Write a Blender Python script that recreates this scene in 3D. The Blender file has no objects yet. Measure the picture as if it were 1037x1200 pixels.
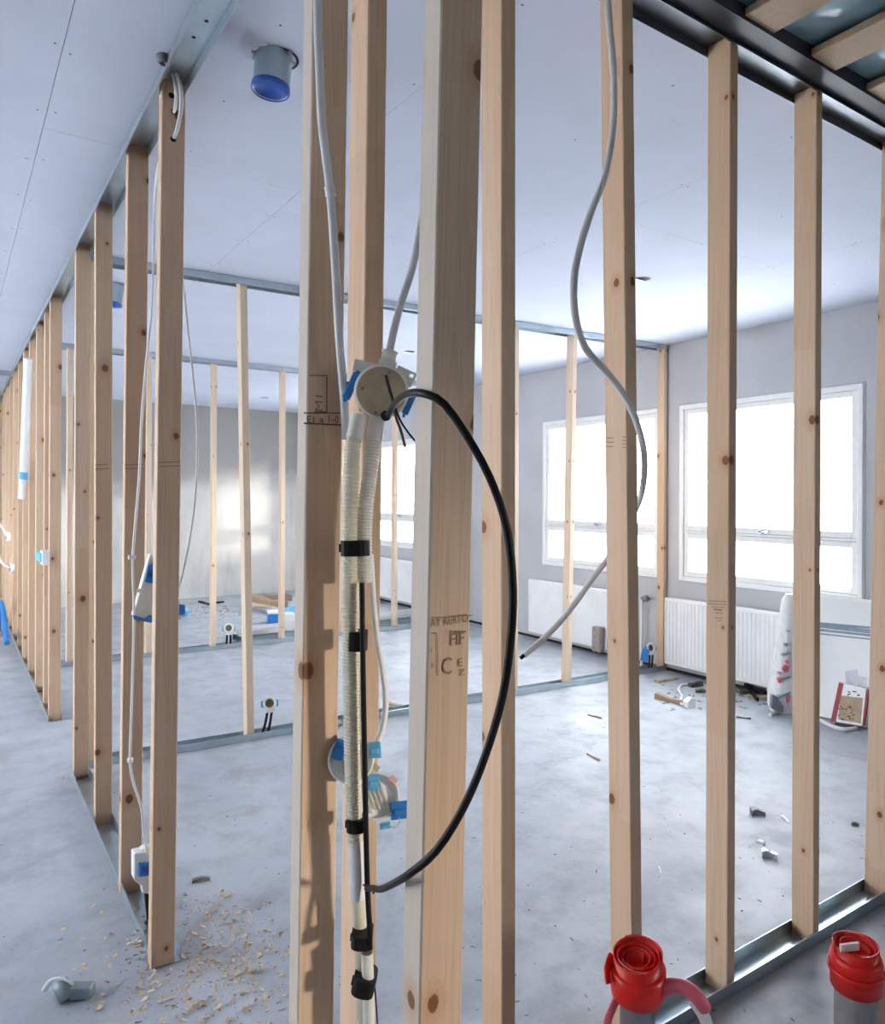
import bpy, bmesh, math, random
from mathutils import Vector, Matrix, noise
random.seed(7)
S = bpy.context.scene
COL = S.collection

# ------------------------------------------------------------------ camera
TH, F, ROLL, EYE = 0.5905, 859.9, 0.0039, Vector((0, 0, 1.35))
CU, CV = 518.5, 582.4
fwd = Vector((math.sin(TH), math.cos(TH), 0))
r0 = Vector((math.cos(TH), -math.sin(TH), 0)); u0 = Vector((0, 0, 1))
rgt = math.cos(ROLL) * r0 + math.sin(ROLL) * u0
upv = -math.sin(ROLL) * r0 + math.cos(ROLL) * u0
cam = bpy.data.objects.new('camera', bpy.data.cameras.new('camera'))
COL.objects.link(cam)
M = Matrix.Identity(4)
for i in range(3):
    M[i][0], M[i][1], M[i][2], M[i][3] = rgt[i], upv[i], -fwd[i], EYE[i]
cam.matrix_world = M
cam.data.sensor_fit = 'VERTICAL'; cam.data.sensor_height = 36
cam.data.lens = F * 36 / 1200
cam.data.shift_y = (CV - 600) / 1200
cam.data.clip_start = 0.05
S.camera = cam

# ------------------------------------------------------------------ sky + daylight
W = bpy.data.worlds.new('overcast_sky'); S.world = W; W.use_nodes = True
bg = W.node_tree.nodes['Background']
bg.inputs[0].default_value = (0.93, 0.965, 1.0, 1)
bg.inputs[1].default_value = 11.0
sun = bpy.data.objects.new('low_hazy_sun', bpy.data.lights.new('low_hazy_sun', 'SUN')); COL.objects.link(sun)
sun.data.energy = 1.5; sun.data.angle = math.radians(5); sun.data.color = (1.0, .90, .77)
sun.rotation_euler = Vector((-.597, .796, -.105)).to_track_quat('-Z', 'Z').to_euler()
S.view_settings.view_transform = 'Standard'
S.view_settings.look = 'None'
S.view_settings.exposure = 0.9
S.view_settings.gamma = 1.0
S.view_settings.use_curve_mapping = False
try:
    S.cycles.max_bounces = 10; S.cycles.diffuse_bounces = 7
    S.cycles.transparent_max_bounces = 16
    S.cycles.sample_clamp_indirect = 8
    S.cycles.caustics_reflective = False; S.cycles.caustics_refractive = False
except Exception:
    pass

def portal(c, sx, sy, normal):
    """lets the renderer find the sky through a window opening"""
    l = bpy.data.lights.new('window_portal', 'AREA'); l.shape = 'RECTANGLE'
    l.size, l.size_y = sx, sy; l.energy = 0
    l.cycles.is_portal = True
    o = bpy.data.objects.new('window_portal', l); COL.objects.link(o)
    o.location = c
    o.rotation_euler = Vector(normal).to_track_quat('-Z', 'Z').to_euler()

# ------------------------------------------------------------------ helpers
H = 2.55            # ceiling height
XW = 4.68            # window wall
YE = 9.9             # concrete end wall
XL = -3.6            # left facade

def ray(u, v):
    return fwd + rgt * ((u - CU) / F) - upv * ((v - CV) / F)
def at(u, v, ax, val):                      # point of the plane ax = val
    d = ray(u, v); i = 'XYZ'.index(ax)
    return EYE + d * ((val - EYE[i]) / d[i])
def deep(u, v, d):                          # point at distance d in front of the eye
    return EYE + ray(u, v) * d

class MB:
    def __init__(s): s.v = []; s.f = []; s.sm = []
    def add(s, vs, fs, smooth=False, M=None):
        b = len(s.v)
        s.v += [(M @ Vector(p)) if M else Vector(p) for p in vs]
        s.f += [tuple(b + i for i in f) for f in fs]
        s.sm += [smooth] * len(fs)
        return s
    def box(s, lo, hi, M=None, ch=0):
        x0, y0, z0 = lo; x1, y1, z1 = hi
        if ch:                              # chamfer on the vertical (z) edges
            p = [(x0+ch,y0),(x1-ch,y0),(x1,y0+ch),(x1,y1-ch),(x1-ch,y1),(x0+ch,y1),(x0,y1-ch),(x0,y0+ch)]
            return s.prism(p, z0, z1, M)
        vs = [(x0,y0,z0),(x1,y0,z0),(x1,y1,z0),(x0,y1,z0),(x0,y0,z1),(x1,y0,z1),(x1,y1,z1),(x0,y1,z1)]
        return s.add(vs, [(3,2,1,0),(4,5,6,7),(0,1,5,4),(1,2,6,5),(2,3,7,6),(3,0,4,7)], False, M)
    def prism(s, poly, z0, z1, M=None):
        n = len(poly)
        vs = [(x, y, z0) for x, y in poly] + [(x, y, z1) for x, y in poly]
        fs = [tuple(range(n-1, -1, -1)), tuple(range(n, 2*n))]
        fs += [(i, (i+1) % n, n+(i+1) % n, n+i) for i in range(n)]
        return s.add(vs, fs, False, M)
    def lathe(s, prof, seg=24, M=None, smooth=True, sx=1, sy=1):   # prof: (radius, z)
        vs = []; fs = []; n = len(prof)
        for r, z in prof:
            for k in range(seg):
                a = 2*math.pi*k/seg
                vs.append((sx*r*math.cos(a), sy*r*math.sin(a), z))
        for i in range(n-1):
            for k in range(seg):
                k2 = (k+1) % seg
                fs.append((i*seg+k, i*seg+k2, (i+1)*seg+k2, (i+1)*seg+k))
        return s.add(vs, fs, smooth, M)
    def tube(s, pts, rad, seg=10, cap=True, step=None, smooth=True, squash=1.0):
        pts = [Vector(p) for p in pts]
        n = len(pts)
        R = rad if callable(rad) else (lambda t: rad)
        vs = []; fs = []
        tan = [(pts[min(i+1, n-1)] - pts[max(i-1, 0)]).normalized() for i in range(n)]
        ref = Vector((0.3, 1, 0.2)) if abs(tan[0].y) < .8 else Vector((1, 0, 0.2))
        a = (ref - tan[0]*ref.dot(tan[0])).normalized()
        L = [0]
        for i in range(1, n): L.append(L[-1] + (pts[i]-pts[i-1]).length)
        for i in range(n):
            a = (a - tan[i]*a.dot(tan[i])).normalized(); b = tan[i].cross(a)
            r = R(L[i])
            for k in range(seg):
                t = 2*math.pi*k/seg
                vs.append(pts[i] + a*(r*squash*math.cos(t)) + b*(r*math.sin(t)))
        for i in range(n-1):
            for k in range(seg):
                k2 = (k+1) % seg
                fs.append((i*seg+k, i*seg+k2, (i+1)*seg+k2, (i+1)*seg+k))
        s.add(vs, fs, smooth)
        if cap:
            s.add(vs[:seg], [tuple(range(seg-1, -1, -1))]); s.add(vs[-seg:], [tuple(range(seg))])
        return s
    def build(s, name, mat, parent=None, bevel=0, origin=None):
        if parent is not None:
            Mi = WM[parent.name].inverted()
        else:
            if origin is None:
                xs = [p.x for p in s.v]; ys = [p.y for p in s.v]; zs = [p.z for p in s.v]
                origin = ((min(xs)+max(xs))/2, (min(ys)+max(ys))/2, min(zs))
            Mi = Matrix.Translation(-Vector(origin))
        me = bpy.data.meshes.new(name)
        me.from_pydata([tuple(Mi @ p) for p in s.v], [], s.f)
        me.polygons.foreach_set('use_smooth', s.sm)
        me.materials.append(mat)
        bm = bmesh.new(); bm.from_mesh(me)
        if bevel:
            bmesh.ops.bevel(bm, geom=[e for e in bm.edges if e.calc_face_angle(0) > .6], offset=bevel, segments=1, affect='EDGES')
        bmesh.ops.recalc_face_normals(bm, faces=bm.faces[:])
        bm.to_mesh(me); bm.free()
        o = bpy.data.objects.new(name, me); COL.objects.link(o)
        if parent is not None:
            o.parent = parent; WM[o.name] = WM[parent.name]
        else:
            o.location = origin; WM[o.name] = Matrix.Translation(Vector(origin))
        return o
WM = {}

def smooth_path(pts, step=0.02):            # Catmull-Rom through the points
    p = [Vector(q) for q in pts]
    if len(p) < 3:
        n = max(2, int((p[1]-p[0]).length/step)); return [p[0].lerp(p[1], i/n) for i in range(n+1)]
    p = [2*p[0]-p[1]] + p + [2*p[-1]-p[-2]]
    out = []
    for i in range(1, len(p)-2):
        a, b, c, d = p[i-1:i+3]
        n = max(2, int((c-b).length/step))
        for k in range(n):
            t = k/n
            out.append(.5*((2*b)+(c-a)*t+(2*a-5*b+4*c-d)*t*t+(3*b-a-3*c+d)*t**3))
    out.append(p[-2]); return out

def tag(o, label, cat, group=None):
    o['label'] = label; o['category'] = cat
    if group: o['group'] = group
    return o
def thing(name, label, cat, loc, group=None, rot=(0, 0, 0)):
    o = bpy.data.objects.new(name, None); COL.objects.link(o)
    o.empty_display_size = .05
    o.location = loc; o.rotation_euler = rot
    from mathutils import Euler
    WM[o.name] = Matrix.Translation(Vector(loc)) @ Euler(rot).to_matrix().to_4x4()
    return tag(o, label, cat, group)
def struct(o): o['kind'] = 'structure'; return o
def frame(c, n, roll=0):                    # local z = n, local y = up
    n = Vector(n).normalized(); up = Vector((0, 0, 1)) if abs(n.z) < .95 else Vector((0, 1, 0))
    x = up.cross(n).normalized(); y = n.cross(x)
    m = Matrix.Identity(4)
    for i in range(3): m[i][0], m[i][1], m[i][2], m[i][3] = x[i], y[i], n[i], c[i]
    return m @ Matrix.Rotation(roll, 4, 'Z')

# ------------------------------------------------------------------ materials
def newmat(name):
    m = bpy.data.materials.new(name); m.use_nodes = True
    nt = m.node_tree; return m, nt, nt.nodes['Principled BSDF']
class N:
    def __init__(s, nt): s.nt = nt
    def node(s, t, **k):
        n = s.nt.nodes.new(t)
        for a, b in k.items(): setattr(n, a, b)
        return n
    def lk(s, a, b): s.nt.links.new(a, b)
    def val(s, x, sock):
        if isinstance(x, bpy.types.NodeSocket): s.lk(x, sock)
        elif x is not None: sock.default_value = x
    def math(s, op, a, b=None, c=None):
        n = s.node('ShaderNodeMath', operation=op)
        for i, x in enumerate((a, b, c)): s.val(x, n.inputs[i])
        return n.outputs[0]
    def mix(s, f, a, b, mode='MIX'):
        n = s.node('ShaderNodeMix', data_type='RGBA', blend_type=mode)
        s.val(f, n.inputs[0])
        for x, i in ((a, 6), (b, 7)):
            if isinstance(x, bpy.types.NodeSocket): s.lk(x, n.inputs[i])
            else: n.inputs[i].default_value = (*x, 1) if len(x) == 3 else x
        return n.outputs[2]
    def ramp(s, f, lo, hi, a=0, b=1):
        n = s.node('ShaderNodeMapRange', interpolation_type='SMOOTHSTEP')
        s.val(f, n.inputs[0]); n.inputs[1].default_value = lo; n.inputs[2].default_value = hi
        n.inputs[3].default_value = a; n.inputs[4].default_value = b
        return n.outputs[0]
    def noise(s, vec, scale, detail=3, rough=.55, dist=0):
        n = s.node('ShaderNodeTexNoise'); s.val(vec, n.inputs['Vector'])
        n.inputs['Scale'].default_value = scale; n.inputs['Detail'].default_value = detail
        n.inputs['Roughness'].default_value = rough; n.inputs['Distortion'].default_value = dist
        return n.outputs[0]
    def scale(s, vec, x, y, z):
        n = s.node('ShaderNodeVectorMath', operation='MULTIPLY'); s.lk(vec, n.inputs[0]); n.inputs[1].default_value = (x, y, z)
        return n.outputs[0]
    def addv(s, vec, x):
        n = s.node('ShaderNodeVectorMath', operation='ADD'); s.lk(vec, n.inputs[0])
        c = s.node('ShaderNodeCombineXYZ'); [s.val(x, c.inputs[i]) for i in range(3)]
        s.lk(c.outputs[0], n.inputs[1]); return n.outputs[0]
    def bump(s, h, strength, dist, P):
        b = s.node('ShaderNodeBump'); b.inputs['Strength'].default_value = strength; b.inputs['Distance'].default_value = dist
        s.lk(h, b.inputs['Height']); s.lk(b.outputs[0], P.inputs['Normal'])

def plain(name, c, rough=.5, metal=0, spec=.5, var=.06, vs=30):
    m, nt, P = newmat(name); n = N(nt)
    tc = n.node('ShaderNodeTexCoord').outputs['Object']
    k = n.noise(tc, vs, 3)
    col = n.mix(n.ramp(k, .3, .7), [x*(1-var) for x in c], [min(1, x*(1+var)) for x in c])
    n.lk(col, P.inputs['Base Color']); P.inputs['Roughness'].default_value = rough
    P.inputs['Metallic'].default_value = metal; P.inputs['Specular IOR Level'].default_value = spec
    return m

def wood(name, a, b, knotty=1.0, lam=0):
    m, nt, P = newmat(name); n = N(nt)
    tc = n.node('ShaderNodeTexCoord').outputs['Object']
    rnd = n.node('ShaderNodeObjectInfo').outputs['Random']
    sx = n.node('ShaderNodeSeparateXYZ'); n.lk(tc, sx.inputs[0]); X, Y, Z = sx.outputs
    p = n.addv(tc, n.math('MULTIPLY', rnd, 53.0))
    # finger-jointed lengths differ a little in tone
    seg = n.math('FLOOR', n.math('ADD', n.math('MULTIPLY', Z, .95), n.math('MULTIPLY', rnd, 9.7)))
    wn = n.node('ShaderNodeTexWhiteNoise', noise_dimensions='2D')
    cb = n.node('ShaderNodeCombineXYZ'); n.lk(seg, cb.inputs[0]); n.lk(rnd, cb.inputs[1]); n.lk(cb.outputs[0], wn.inputs['Vector'])
    tone = n.mix(wn.outputs['Value'], a, b)
    # knots: where a branch crosses the piece
    vz = n.math('ADD', n.math('MULTIPLY', Z, 2.1), n.math('MULTIPLY', rnd, 71.0))
    vo = n.node('ShaderNodeTexVoronoi', voronoi_dimensions='1D'); n.lk(vz, vo.inputs['W']); vo.inputs['Scale'].default_value = 1
    cs = n.node('ShaderNodeSeparateColor'); n.lk(vo.outputs['Color'], cs.inputs[0])
    dz = n.math('MULTIPLY', vo.outputs['Distance'], .75/2.1)
    lat = n.math('SUBTRACT', n.math('ADD', X, Y), n.math('MULTIPLY', n.math('SUBTRACT', cs.outputs[0], .5), .09))
    dd = n.math('SQRT', n.math('ADD', n.math('MULTIPLY', dz, dz), n.math('MULTIPLY', lat, lat)))
    dd = n.math('ADD', dd, n.math('MULTIPLY', n.math('SUBTRACT', n.noise(p, 140, 2), .5), .005))
    rad = n.math('MULTIPLY', n.math('ADD', n.math('MULTIPLY', cs.outputs[1], .0085), .0025), knotty)
    q = n.math('DIVIDE', dd, rad)
    core = n.ramp(q, 1.05, .75); halo = n.ramp(q, 3.2, .8)
    # grain, bent round the knots
    bend = n.math('MULTIPLY', halo, .25)
    g = n.scale(p, 60, 60, 1.6); g2 = n.addv(g, n.math('MULTIPLY', bend, 3))
    g1 = n.noise(g2, 1.0, 4, .6, .6)
    rings = n.noise(n.addv(n.scale(p, 26, 26, .7), bend), 1.0, 2, .5, 1.2)
    rr = n.math('FRACT', n.math('MULTIPLY', rings, 7.0))
    ring = n.ramp(rr, .55, .95)
    col = n.mix(n.math('MULTIPLY', ring, .30), tone, [x*y for x, y in zip(a, (.84, .68, .54))])
    col = n.mix(n.ramp(g1, .35, .75, 0, .22), col, [x*y for x, y in zip(a, (.78, .68, .58))])
    big = n.noise(n.scale(p, 3, 3, 1.2), 1.0, 2)
    col = n.mix(n.ramp(big, .35, .7, 0, .22), col, [x*y for x, y in zip(a, (.92, .74, .58))])
    if lam:                                  # veneer layers seen on the edges
        w = n.math('FRACT', n.math('MULTIPLY', n.math('ADD', Y, n.math('MULTIPLY', n.noise(p, 6, 1), .002)), 260))
        nm = n.node('ShaderNodeNewGeometry'); sn = n.node('ShaderNodeSeparateXYZ'); n.lk(nm.outputs['Normal'], sn.inputs[0])
        onx = n.math('GREATER_THAN', n.math('ABSOLUTE', sn.outputs[0]), .7)
        col = n.mix(n.math('MULTIPLY', n.math('MULTIPLY', n.ramp(w, .6, .95), onx), lam), col, [x*y for x, y in zip(a, (.60, .58, .56))])
        col = n.mix(n.math('MULTIPLY', onx, .6), col, (.60, .57, .51))
    col = n.mix(n.math('MULTIPLY', halo, .42), col, [x*y for x, y in zip(a, (.80, .46, .26))])
    col = n.mix(n.math('MULTIPLY', core, .92), col, (.17, .065, .024))
    n.lk(col, P.inputs['Base Color'])
    P.inputs['Roughness'].default_value = .62; P.inputs['Specular IOR Level'].default_value = .3
    n.bump(g1, .25, .002, P)
    return m

WOOD = wood('spruce_wood', (.64, .455, .305), (.72, .54, .385), 1.25)
LVL = wood('laminated_veneer_wood', (.62, .445, .30), (.69, .515, .365), 1.35, .7)
PALE = wood('pale_spruce', (.70, .57, .43), (.76, .63, .48), .8)
BATTEN = wood('batten_wood', (.50, .37, .25), (.58, .44, .30))
OLDWOOD = wood('weathered_wood', (.30, .20, .13), (.38, .27, .18))

def steel(name, c=(.56, .65, .70), rough=.26):
    m, nt, P = newmat(name); n = N(nt)
    tc = n.node('ShaderNodeTexCoord').outputs['Object']
    v = n.node('ShaderNodeTexVoronoi'); n.lk(tc, v.inputs['Vector']); v.inputs['Scale'].default_value = 90
    k = n.noise(tc, 9, 3)
    n.lk(n.mix(n.ramp(k, .3, .7), [x*.86 for x in c], c), P.inputs['Base Color'])
    P.inputs['Metallic'].default_value = .9
    r = n.math('ADD', n.math('MULTIPLY', v.outputs['Distance'], .12), rough)
    n.lk(r, P.inputs['Roughness']); return m
STEEL = steel('galvanized_steel')
DARKSTEEL = steel('dull_steel', (.20, .22, .24), .34)

def concrete_floor():
    m, nt, P = newmat('concrete_floor'); n = N(nt)
    tc = n.node('ShaderNodeTexCoord').outputs['Object']
    a = n.noise(tc, 1.3, 5, .6, .4); b = n.noise(tc, 5.5, 7, .7, .25); c = n.noise(tc, 55, 3, .6)
    col = n.mix(n.ramp(a, .3, .7), (.375, .41, .45), (.48, .515, .56))
    col = n.mix(n.ramp(b, .42, .70, 0, .6), col, (.28, .29, .32))
    col = n.mix(n.ramp(b, .40, .22, 0, .5), col, (.58, .605, .66))
    col = n.mix(n.ramp(c, .56, .78, 0, .35), col, (.27, .27, .29))
    # trowel arcs
    w = n.node('ShaderNodeTexWave', wave_type='RINGS', rings_direction='Z'); n.lk(n.scale(tc, 1, 1, 1), w.inputs['Vector'])
    w.inputs['Scale'].default_value = 1.1; w.inputs['Distortion'].default_value = 9; w.inputs['Detail'].default_value = 3
    col = n.mix(n.ramp(w.outputs['Fac'], .75, 1, 0, .05), col, (.60, .62, .67))
    # dirt along the open strip by the front stud wall
    s = n.noise(tc, 2.6, 4, .6)
    col = n.mix(n.ramp(s, .60, .74, 0, .34), col, (.33, .29, .245))
    n.lk(col, P.inputs['Base Color'])
    n.lk(n.ramp(b, .2, .8, .42, .68), P.inputs['Roughness'])
    n.bump(n.math('ADD', n.math('MULTIPLY', b, 1), n.math('MULTIPLY', c, .25)), .35, .006, P)
    return m
FLOOR = concrete_floor()

def concrete_wall():
    m, nt, P = newmat('raw_concrete_wall'); n = N(nt)
    tc = n.node('ShaderNodeTexCoord').outputs['Object']
    a = n.noise(tc, 1.1, 5, .6, .5); b = n.noise(n.scale(tc, 6, 6, 1.2), 1, 5, .6); c = n.noise(tc, 40, 3)
    col = n.mix(n.ramp(a, .3, .7), (.56, .55, .52), (.70, .67, .62))
    col = n.mix(n.ramp(b, .5, .75, 0, .4), col, (.36, .35, .34))
    col = n.mix(n.ramp(c, .6, .8, 0, .4), col, (.30, .29, .28))
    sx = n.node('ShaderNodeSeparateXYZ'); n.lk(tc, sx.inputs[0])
    up = n.ramp(n.math('ADD', sx.outputs[2], n.math('MULTIPLY', n.math('SUBTRACT', a, .5), .9)), 1.30, 1.70, 0, .78)  # upper wall darkened in the colour, standing in for weaker light up there
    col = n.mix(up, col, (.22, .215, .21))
    n.lk(col, P.inputs['Base Color']); P.inputs['Roughness'].default_value = .8
    n.bump(n.math('ADD', b, c), .3, .006, P); return m
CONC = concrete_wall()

def board(name, c, var=.03):
    m, nt, P = newmat(name); n = N(nt)
    tc = n.node('ShaderNodeTexCoord').outputs['Object']
    a = n.noise(tc, 2.2, 4, .6); b = n.noise(tc, 70, 2)
    col = n.mix(n.ramp(a, .3, .7), [x*(1-var) for x in c], [x*(1+var) for x in c])
    col = n.mix(n.ramp(b, .66, .78, 0, .25), col, [x*.8 for x in c])
    n.lk(col, P.inputs['Base Color']); P.inputs['Roughness'].default_value = .72
    P.inputs['Specular IOR Level'].default_value = .3; return m
GYP = board('gypsum_board', (.645, .69, .80))
PLASTER = board('grey_plaster', (.50, .50, .515), .05)
WHITEP = plain('white_paint', (.82, .82, .80), .4, var=.03)
RADW = plain('radiator_enamel', (.84, .84, .83), .35, var=.03, vs=6)
CREAM = plain('cream_plastic', (.74, .70, .55), .42, var=.04)
IVORY = plain('ivory_plastic', (.78, .76, .68), .4, var=.04)
WHITEPL = plain('white_plastic', (.85, .85, .84), .35, var=.03)
TANIN = plain('tan_plastic', (.52, .42, .27), .5, var=.06, vs=60)
CABG = plain('grey_white_cable', (.66, .66, .67), .4, var=.04)
CABW = plain('white_cable', (.83, .82, .82), .4, var=.03)
BLACK = plain('black_rubber', (.010, .010, .011), .45, spec=.2, var=.1)
TAPE = plain('black_tape', (.012, .012, .012), .55, spec=.2, var=.15, vs=80)
BLUE = plain('blue_plastic', (.03, .22, .60), .32, var=.12, vs=50)
LBLUE = plain('light_blue_plastic', (.14, .46, .74), .35, var=.1, vs=40)
BLUECAP = plain('blue_film', (.025, .10, .44), .3, var=.15, vs=20)
RED = plain('red_plastic_film', (.80, .016, .010), .34, var=.12, vs=40)
PINK = plain('pink_plastic', (.85, .16, .22), .35, var=.1, vs=20)
GREYPIPE = plain('grey_pipe', (.22, .23, .26), .45, var=.08)
BROWNW = plain('brown_wire', (.06, .025, .018), .4)
DARK = plain('dark_void', (.015, .015, .016), .8)
KHAKI = plain('khaki_inside', (.16, .15, .08), .6)
INK = plain('stamp_ink', (.10, .065, .05), .8, var=.2, vs=300)
INKF = plain('faded_stamp_ink', (.27, .17, .11), .8, var=.2, vs=300)
REDINK = plain('red_ink', (.33, .06, .06), .8, var=.2, vs=300)
CARD = plain('cardboard', (.50, .37, .24), .75, var=.08)
DEEPRED = plain('dark_red_print', (.34, .03, .04), .5, var=.08)
BLUEINK = plain('blue_grey_print', (.27, .34, .42), .6, var=.1)
SAW = plain('sawdust', (.66, .53, .38), .8, var=.15, vs=100)
DEBRIS = plain('dark_debris', (.11, .10, .09), .7, var=.3, vs=40)
GRIT = plain('grit', (.25, .24, .23), .8, var=.4, vs=30)
SNOW = plain('snow_ground', (.82, .84, .88), .8, var=.03, vs=1)
SCREW = plain('screw_heads', (.20, .20, .21), .5, .3)
STRAW = plain('dry_twig', (.40, .32, .22), .8, var=.2)

def membrane_mat():
    m, nt, P = newmat('blue_grey_membrane'); n = N(nt)
    tc = n.node('ShaderNodeTexCoord').outputs['Object']
    a = n.noise(tc, 2.6, 3, .5, .8)
    n.lk(n.mix(n.ramp(a, .3, .7), (.20, .36, .42), (.32, .50, .55)), P.inputs['Base Color'])
    P.inputs['Roughness'].default_value = .25
    n.bump(a, .6, .06, P); return m
MEMB = membrane_mat()

def glass_mat():
    m, nt, P = newmat('window_glass'); n = N(nt); nt.nodes.remove(P)
    t = n.node('ShaderNodeBsdfTransparent'); g = n.node('ShaderNodeBsdfGlossy'); g.inputs['Roughness'].default_value = .02
    x = n.node('ShaderNodeMixShader'); x.inputs[0].default_value = .06
    n.lk(t.outputs[0], x.inputs[1]); n.lk(g.outputs[0], x.inputs[2])
    n.lk(x.outputs[0], nt.nodes['Material Output'].inputs[0]); return m
GLASS = glass_mat()

# ------------------------------------------------------------------ the setting
struct(MB().box((XL-.3, -6.5, -.2), (XW+.3, 13.3, 0)).build('floor', FLOOR))
struct(MB().box((-60, -60, -3.2), (70, 80, -3.0)).build('ground', SNOW))

def wall_with_holes(name, x0, x1, y0, y1, holes, mat):
    """wall slab in the YZ plane with rectangular openings (ya, yb, za, zb)"""
    b = MB(); ys = sorted(holes)
    y = y0
    for ya, yb, za, zb in ys:
        b.box((x0, y, 0), (x1, ya, 2.75)); b.box((x0, ya, 0), (x1, yb, za)); b.box((x0, ya, zb), (x1, yb, 2.75)); y = yb
    b.box((x0, y, 0), (x1, y1, 2.75))
    return struct(b.build(name, mat))
WZ0, WZ1 = .715, 2.062
WIN = [(2.315, 3.688), (3.868, 5.262), (7.26, 8.66)]
wins_r = [(a, b, WZ0, WZ1) for a, b in WIN]
wall_with_holes('wall_right', XW, XW+.3, -6.5, 13.3, wins_r + [(-5.45, -3.95, WZ0, WZ1)], PLASTER)
LW = [(2.6, 4.4), (5.2, 7.0), (7.8, 9.6)]
wall_with_holes('wall_left', XL-.3, XL, -6.5, 13.3, [(a, b, .6, 2.25) for a, b in LW], PLASTER)
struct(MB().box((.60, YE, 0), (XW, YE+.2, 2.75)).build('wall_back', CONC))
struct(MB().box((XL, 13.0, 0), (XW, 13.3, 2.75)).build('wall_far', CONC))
struct(MB().box((XL, -6.5, 0), (XW, -6.2, 2.75)).build('wall_behind', PLASTER))
struct(MB().box((XW-.012, -6.2, 0), (XW, 9.9, .02)).build('gap_shade_right', DARK))  # dark strip standing in for the gap shade along the wall foot

for (a, b) in LW:
    portal((XL-.31, (a+b)/2, 1.42), b-a, 1.65, (1, 0, 0))
for (a, b) in WIN + [(-5.45, -3.95)]:
    portal((XW+.31, (a+b)/2, (WZ0+WZ1)/2), b-a, WZ1-WZ0, (-1, 0, 0))

def make_window(k, a, b, zt, x0=XW, s=1, z0=WZ0, z1=WZ1):
    w = bpy.data.objects.new('window_%d' % k, None); COL.objects.link(w)
    w.location = (x0, (a+b)/2, z0); WM[w.name] = Matrix.Translation(w.location); struct(w)
    def ring(y0, y1, za, zb, t, xa, xb, name, mat=WHITEP):
        q = MB(); X0, X1 = x0+s*xa, x0+s*xb
        X0, X1 = min(X0, X1), max(X0, X1)
        q.box((X0, y0, za), (X1, y0+t, zb)); q.box((X0, y1-t, za), (X1, y1, zb))
        q.box((X0, y0+t, za), (X1, y1-t, za+t)); q.box((X0, y0+t, zb-t), (X1, y1-t, zb))
        return q.build(name, mat, w, .003)
    ring(a, b, z0, z1, .034, -.012, .12, 'window_frame')
    zm = z0 + zt
    q = MB(); X0, X1 = sorted((x0, x0+s*.11)); q.box((X0, a+.034, zm-.008), (X1, b-.034, zm+.008)); q.build('transom', WHITEP, w)
    for za, zb in ((z0+.036, zm-.010), (zm+.010, z1-.036)):
        sh = ring(a+.036, b-.036, za, zb, .040, .004, .07, 'sash')
        X0, X1 = sorted((x0+s*.038, x0+s*.042))
        MB().box((X0, a+.076, za+.040), (X1, b-.076, zb-.040)).build('pane', GLASS, sh)
    X0, X1 = sorted((x0-s*.018, x0+s*.012))
    hd = MB().box((X0, (a+b)/2-.012, zm+.014), (X1, (a+b)/2+.012, zm+.044)); hd.box((X0, (a+b)/2-.06, zm+.022), (X0+.012, (a+b)/2+.02, zm+.034))
    hd.build('window_handle', STEEL, w)
    # thin edge trim round the frame
    ring(a-.012, b+.012, z0-.012, z1+.012, .012, -.006, .02, 'edge_trim', PLASTER)
for k, (a, b) in enumerate(WIN): make_window(k+1, a, b, .375)
make_window(7, -5.45, -3.95, .375)
for k, (a, b) in enumerate(LW): make_window(4+k, a, b, .5, XL, -1, .6, 2.25)

# ceiling: slab, gypsum boards, battens and membrane where the boards are missing
ceil = bpy.data.objects.new('ceiling', None); COL.objects.link(ceil)
ceil.location = (0, 0, H); WM['ceiling'] = Matrix.Translation(ceil.location); struct(ceil)
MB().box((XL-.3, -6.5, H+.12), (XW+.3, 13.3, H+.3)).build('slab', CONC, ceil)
YB0, YB1 = 1.217, 1.287                       # front stud wall (along X)
XA0, XA1 = .490, .556                         # corridor stud wall (along Y)
strips = [(-3.6, -2.15, 1.1), (-2.15, -.954, 2.3), (-.954, .246, .4), (.246, 1.137, 2.72), (1.137, 2.34, 0.35), (2.34, 3.54, 2.2), (3.54, 4.68, 1.0)]
GAP = .0008
for i, (x0, x1, ph) in enumerate(strips):
    y = ph - 2.6*4
    while y < 13.0:
        ya, yb = max(y, -6.2), min(y+2.6, 13.0)
        y += 2.6
        if yb <= ya: continue
        for xa, xb, clip in (((x0, x1, False),) if x1 < .5 else ((x0, min(x1, .565), False), (max(x0, .565), x1, True))):
            if xb - xa < .02: continue
            y0 = max(ya, 1.257) if clip else ya
            if y0 >= yb - .02: continue
            MB().box((xa+GAP, y0+GAP, H), (xb-GAP, yb-GAP, H+.0125)).build('gypsum_board', GYP, ceil)
# backing only above the boarded part
q = MB(); q.box((XL, -6.2, H+.013), (.56, 13, H+.02)); q.box((.56, 1.257, H+.013), (XW, 13, H+.02)); q.build('board_backing', PLASTER, ceil)
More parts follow.
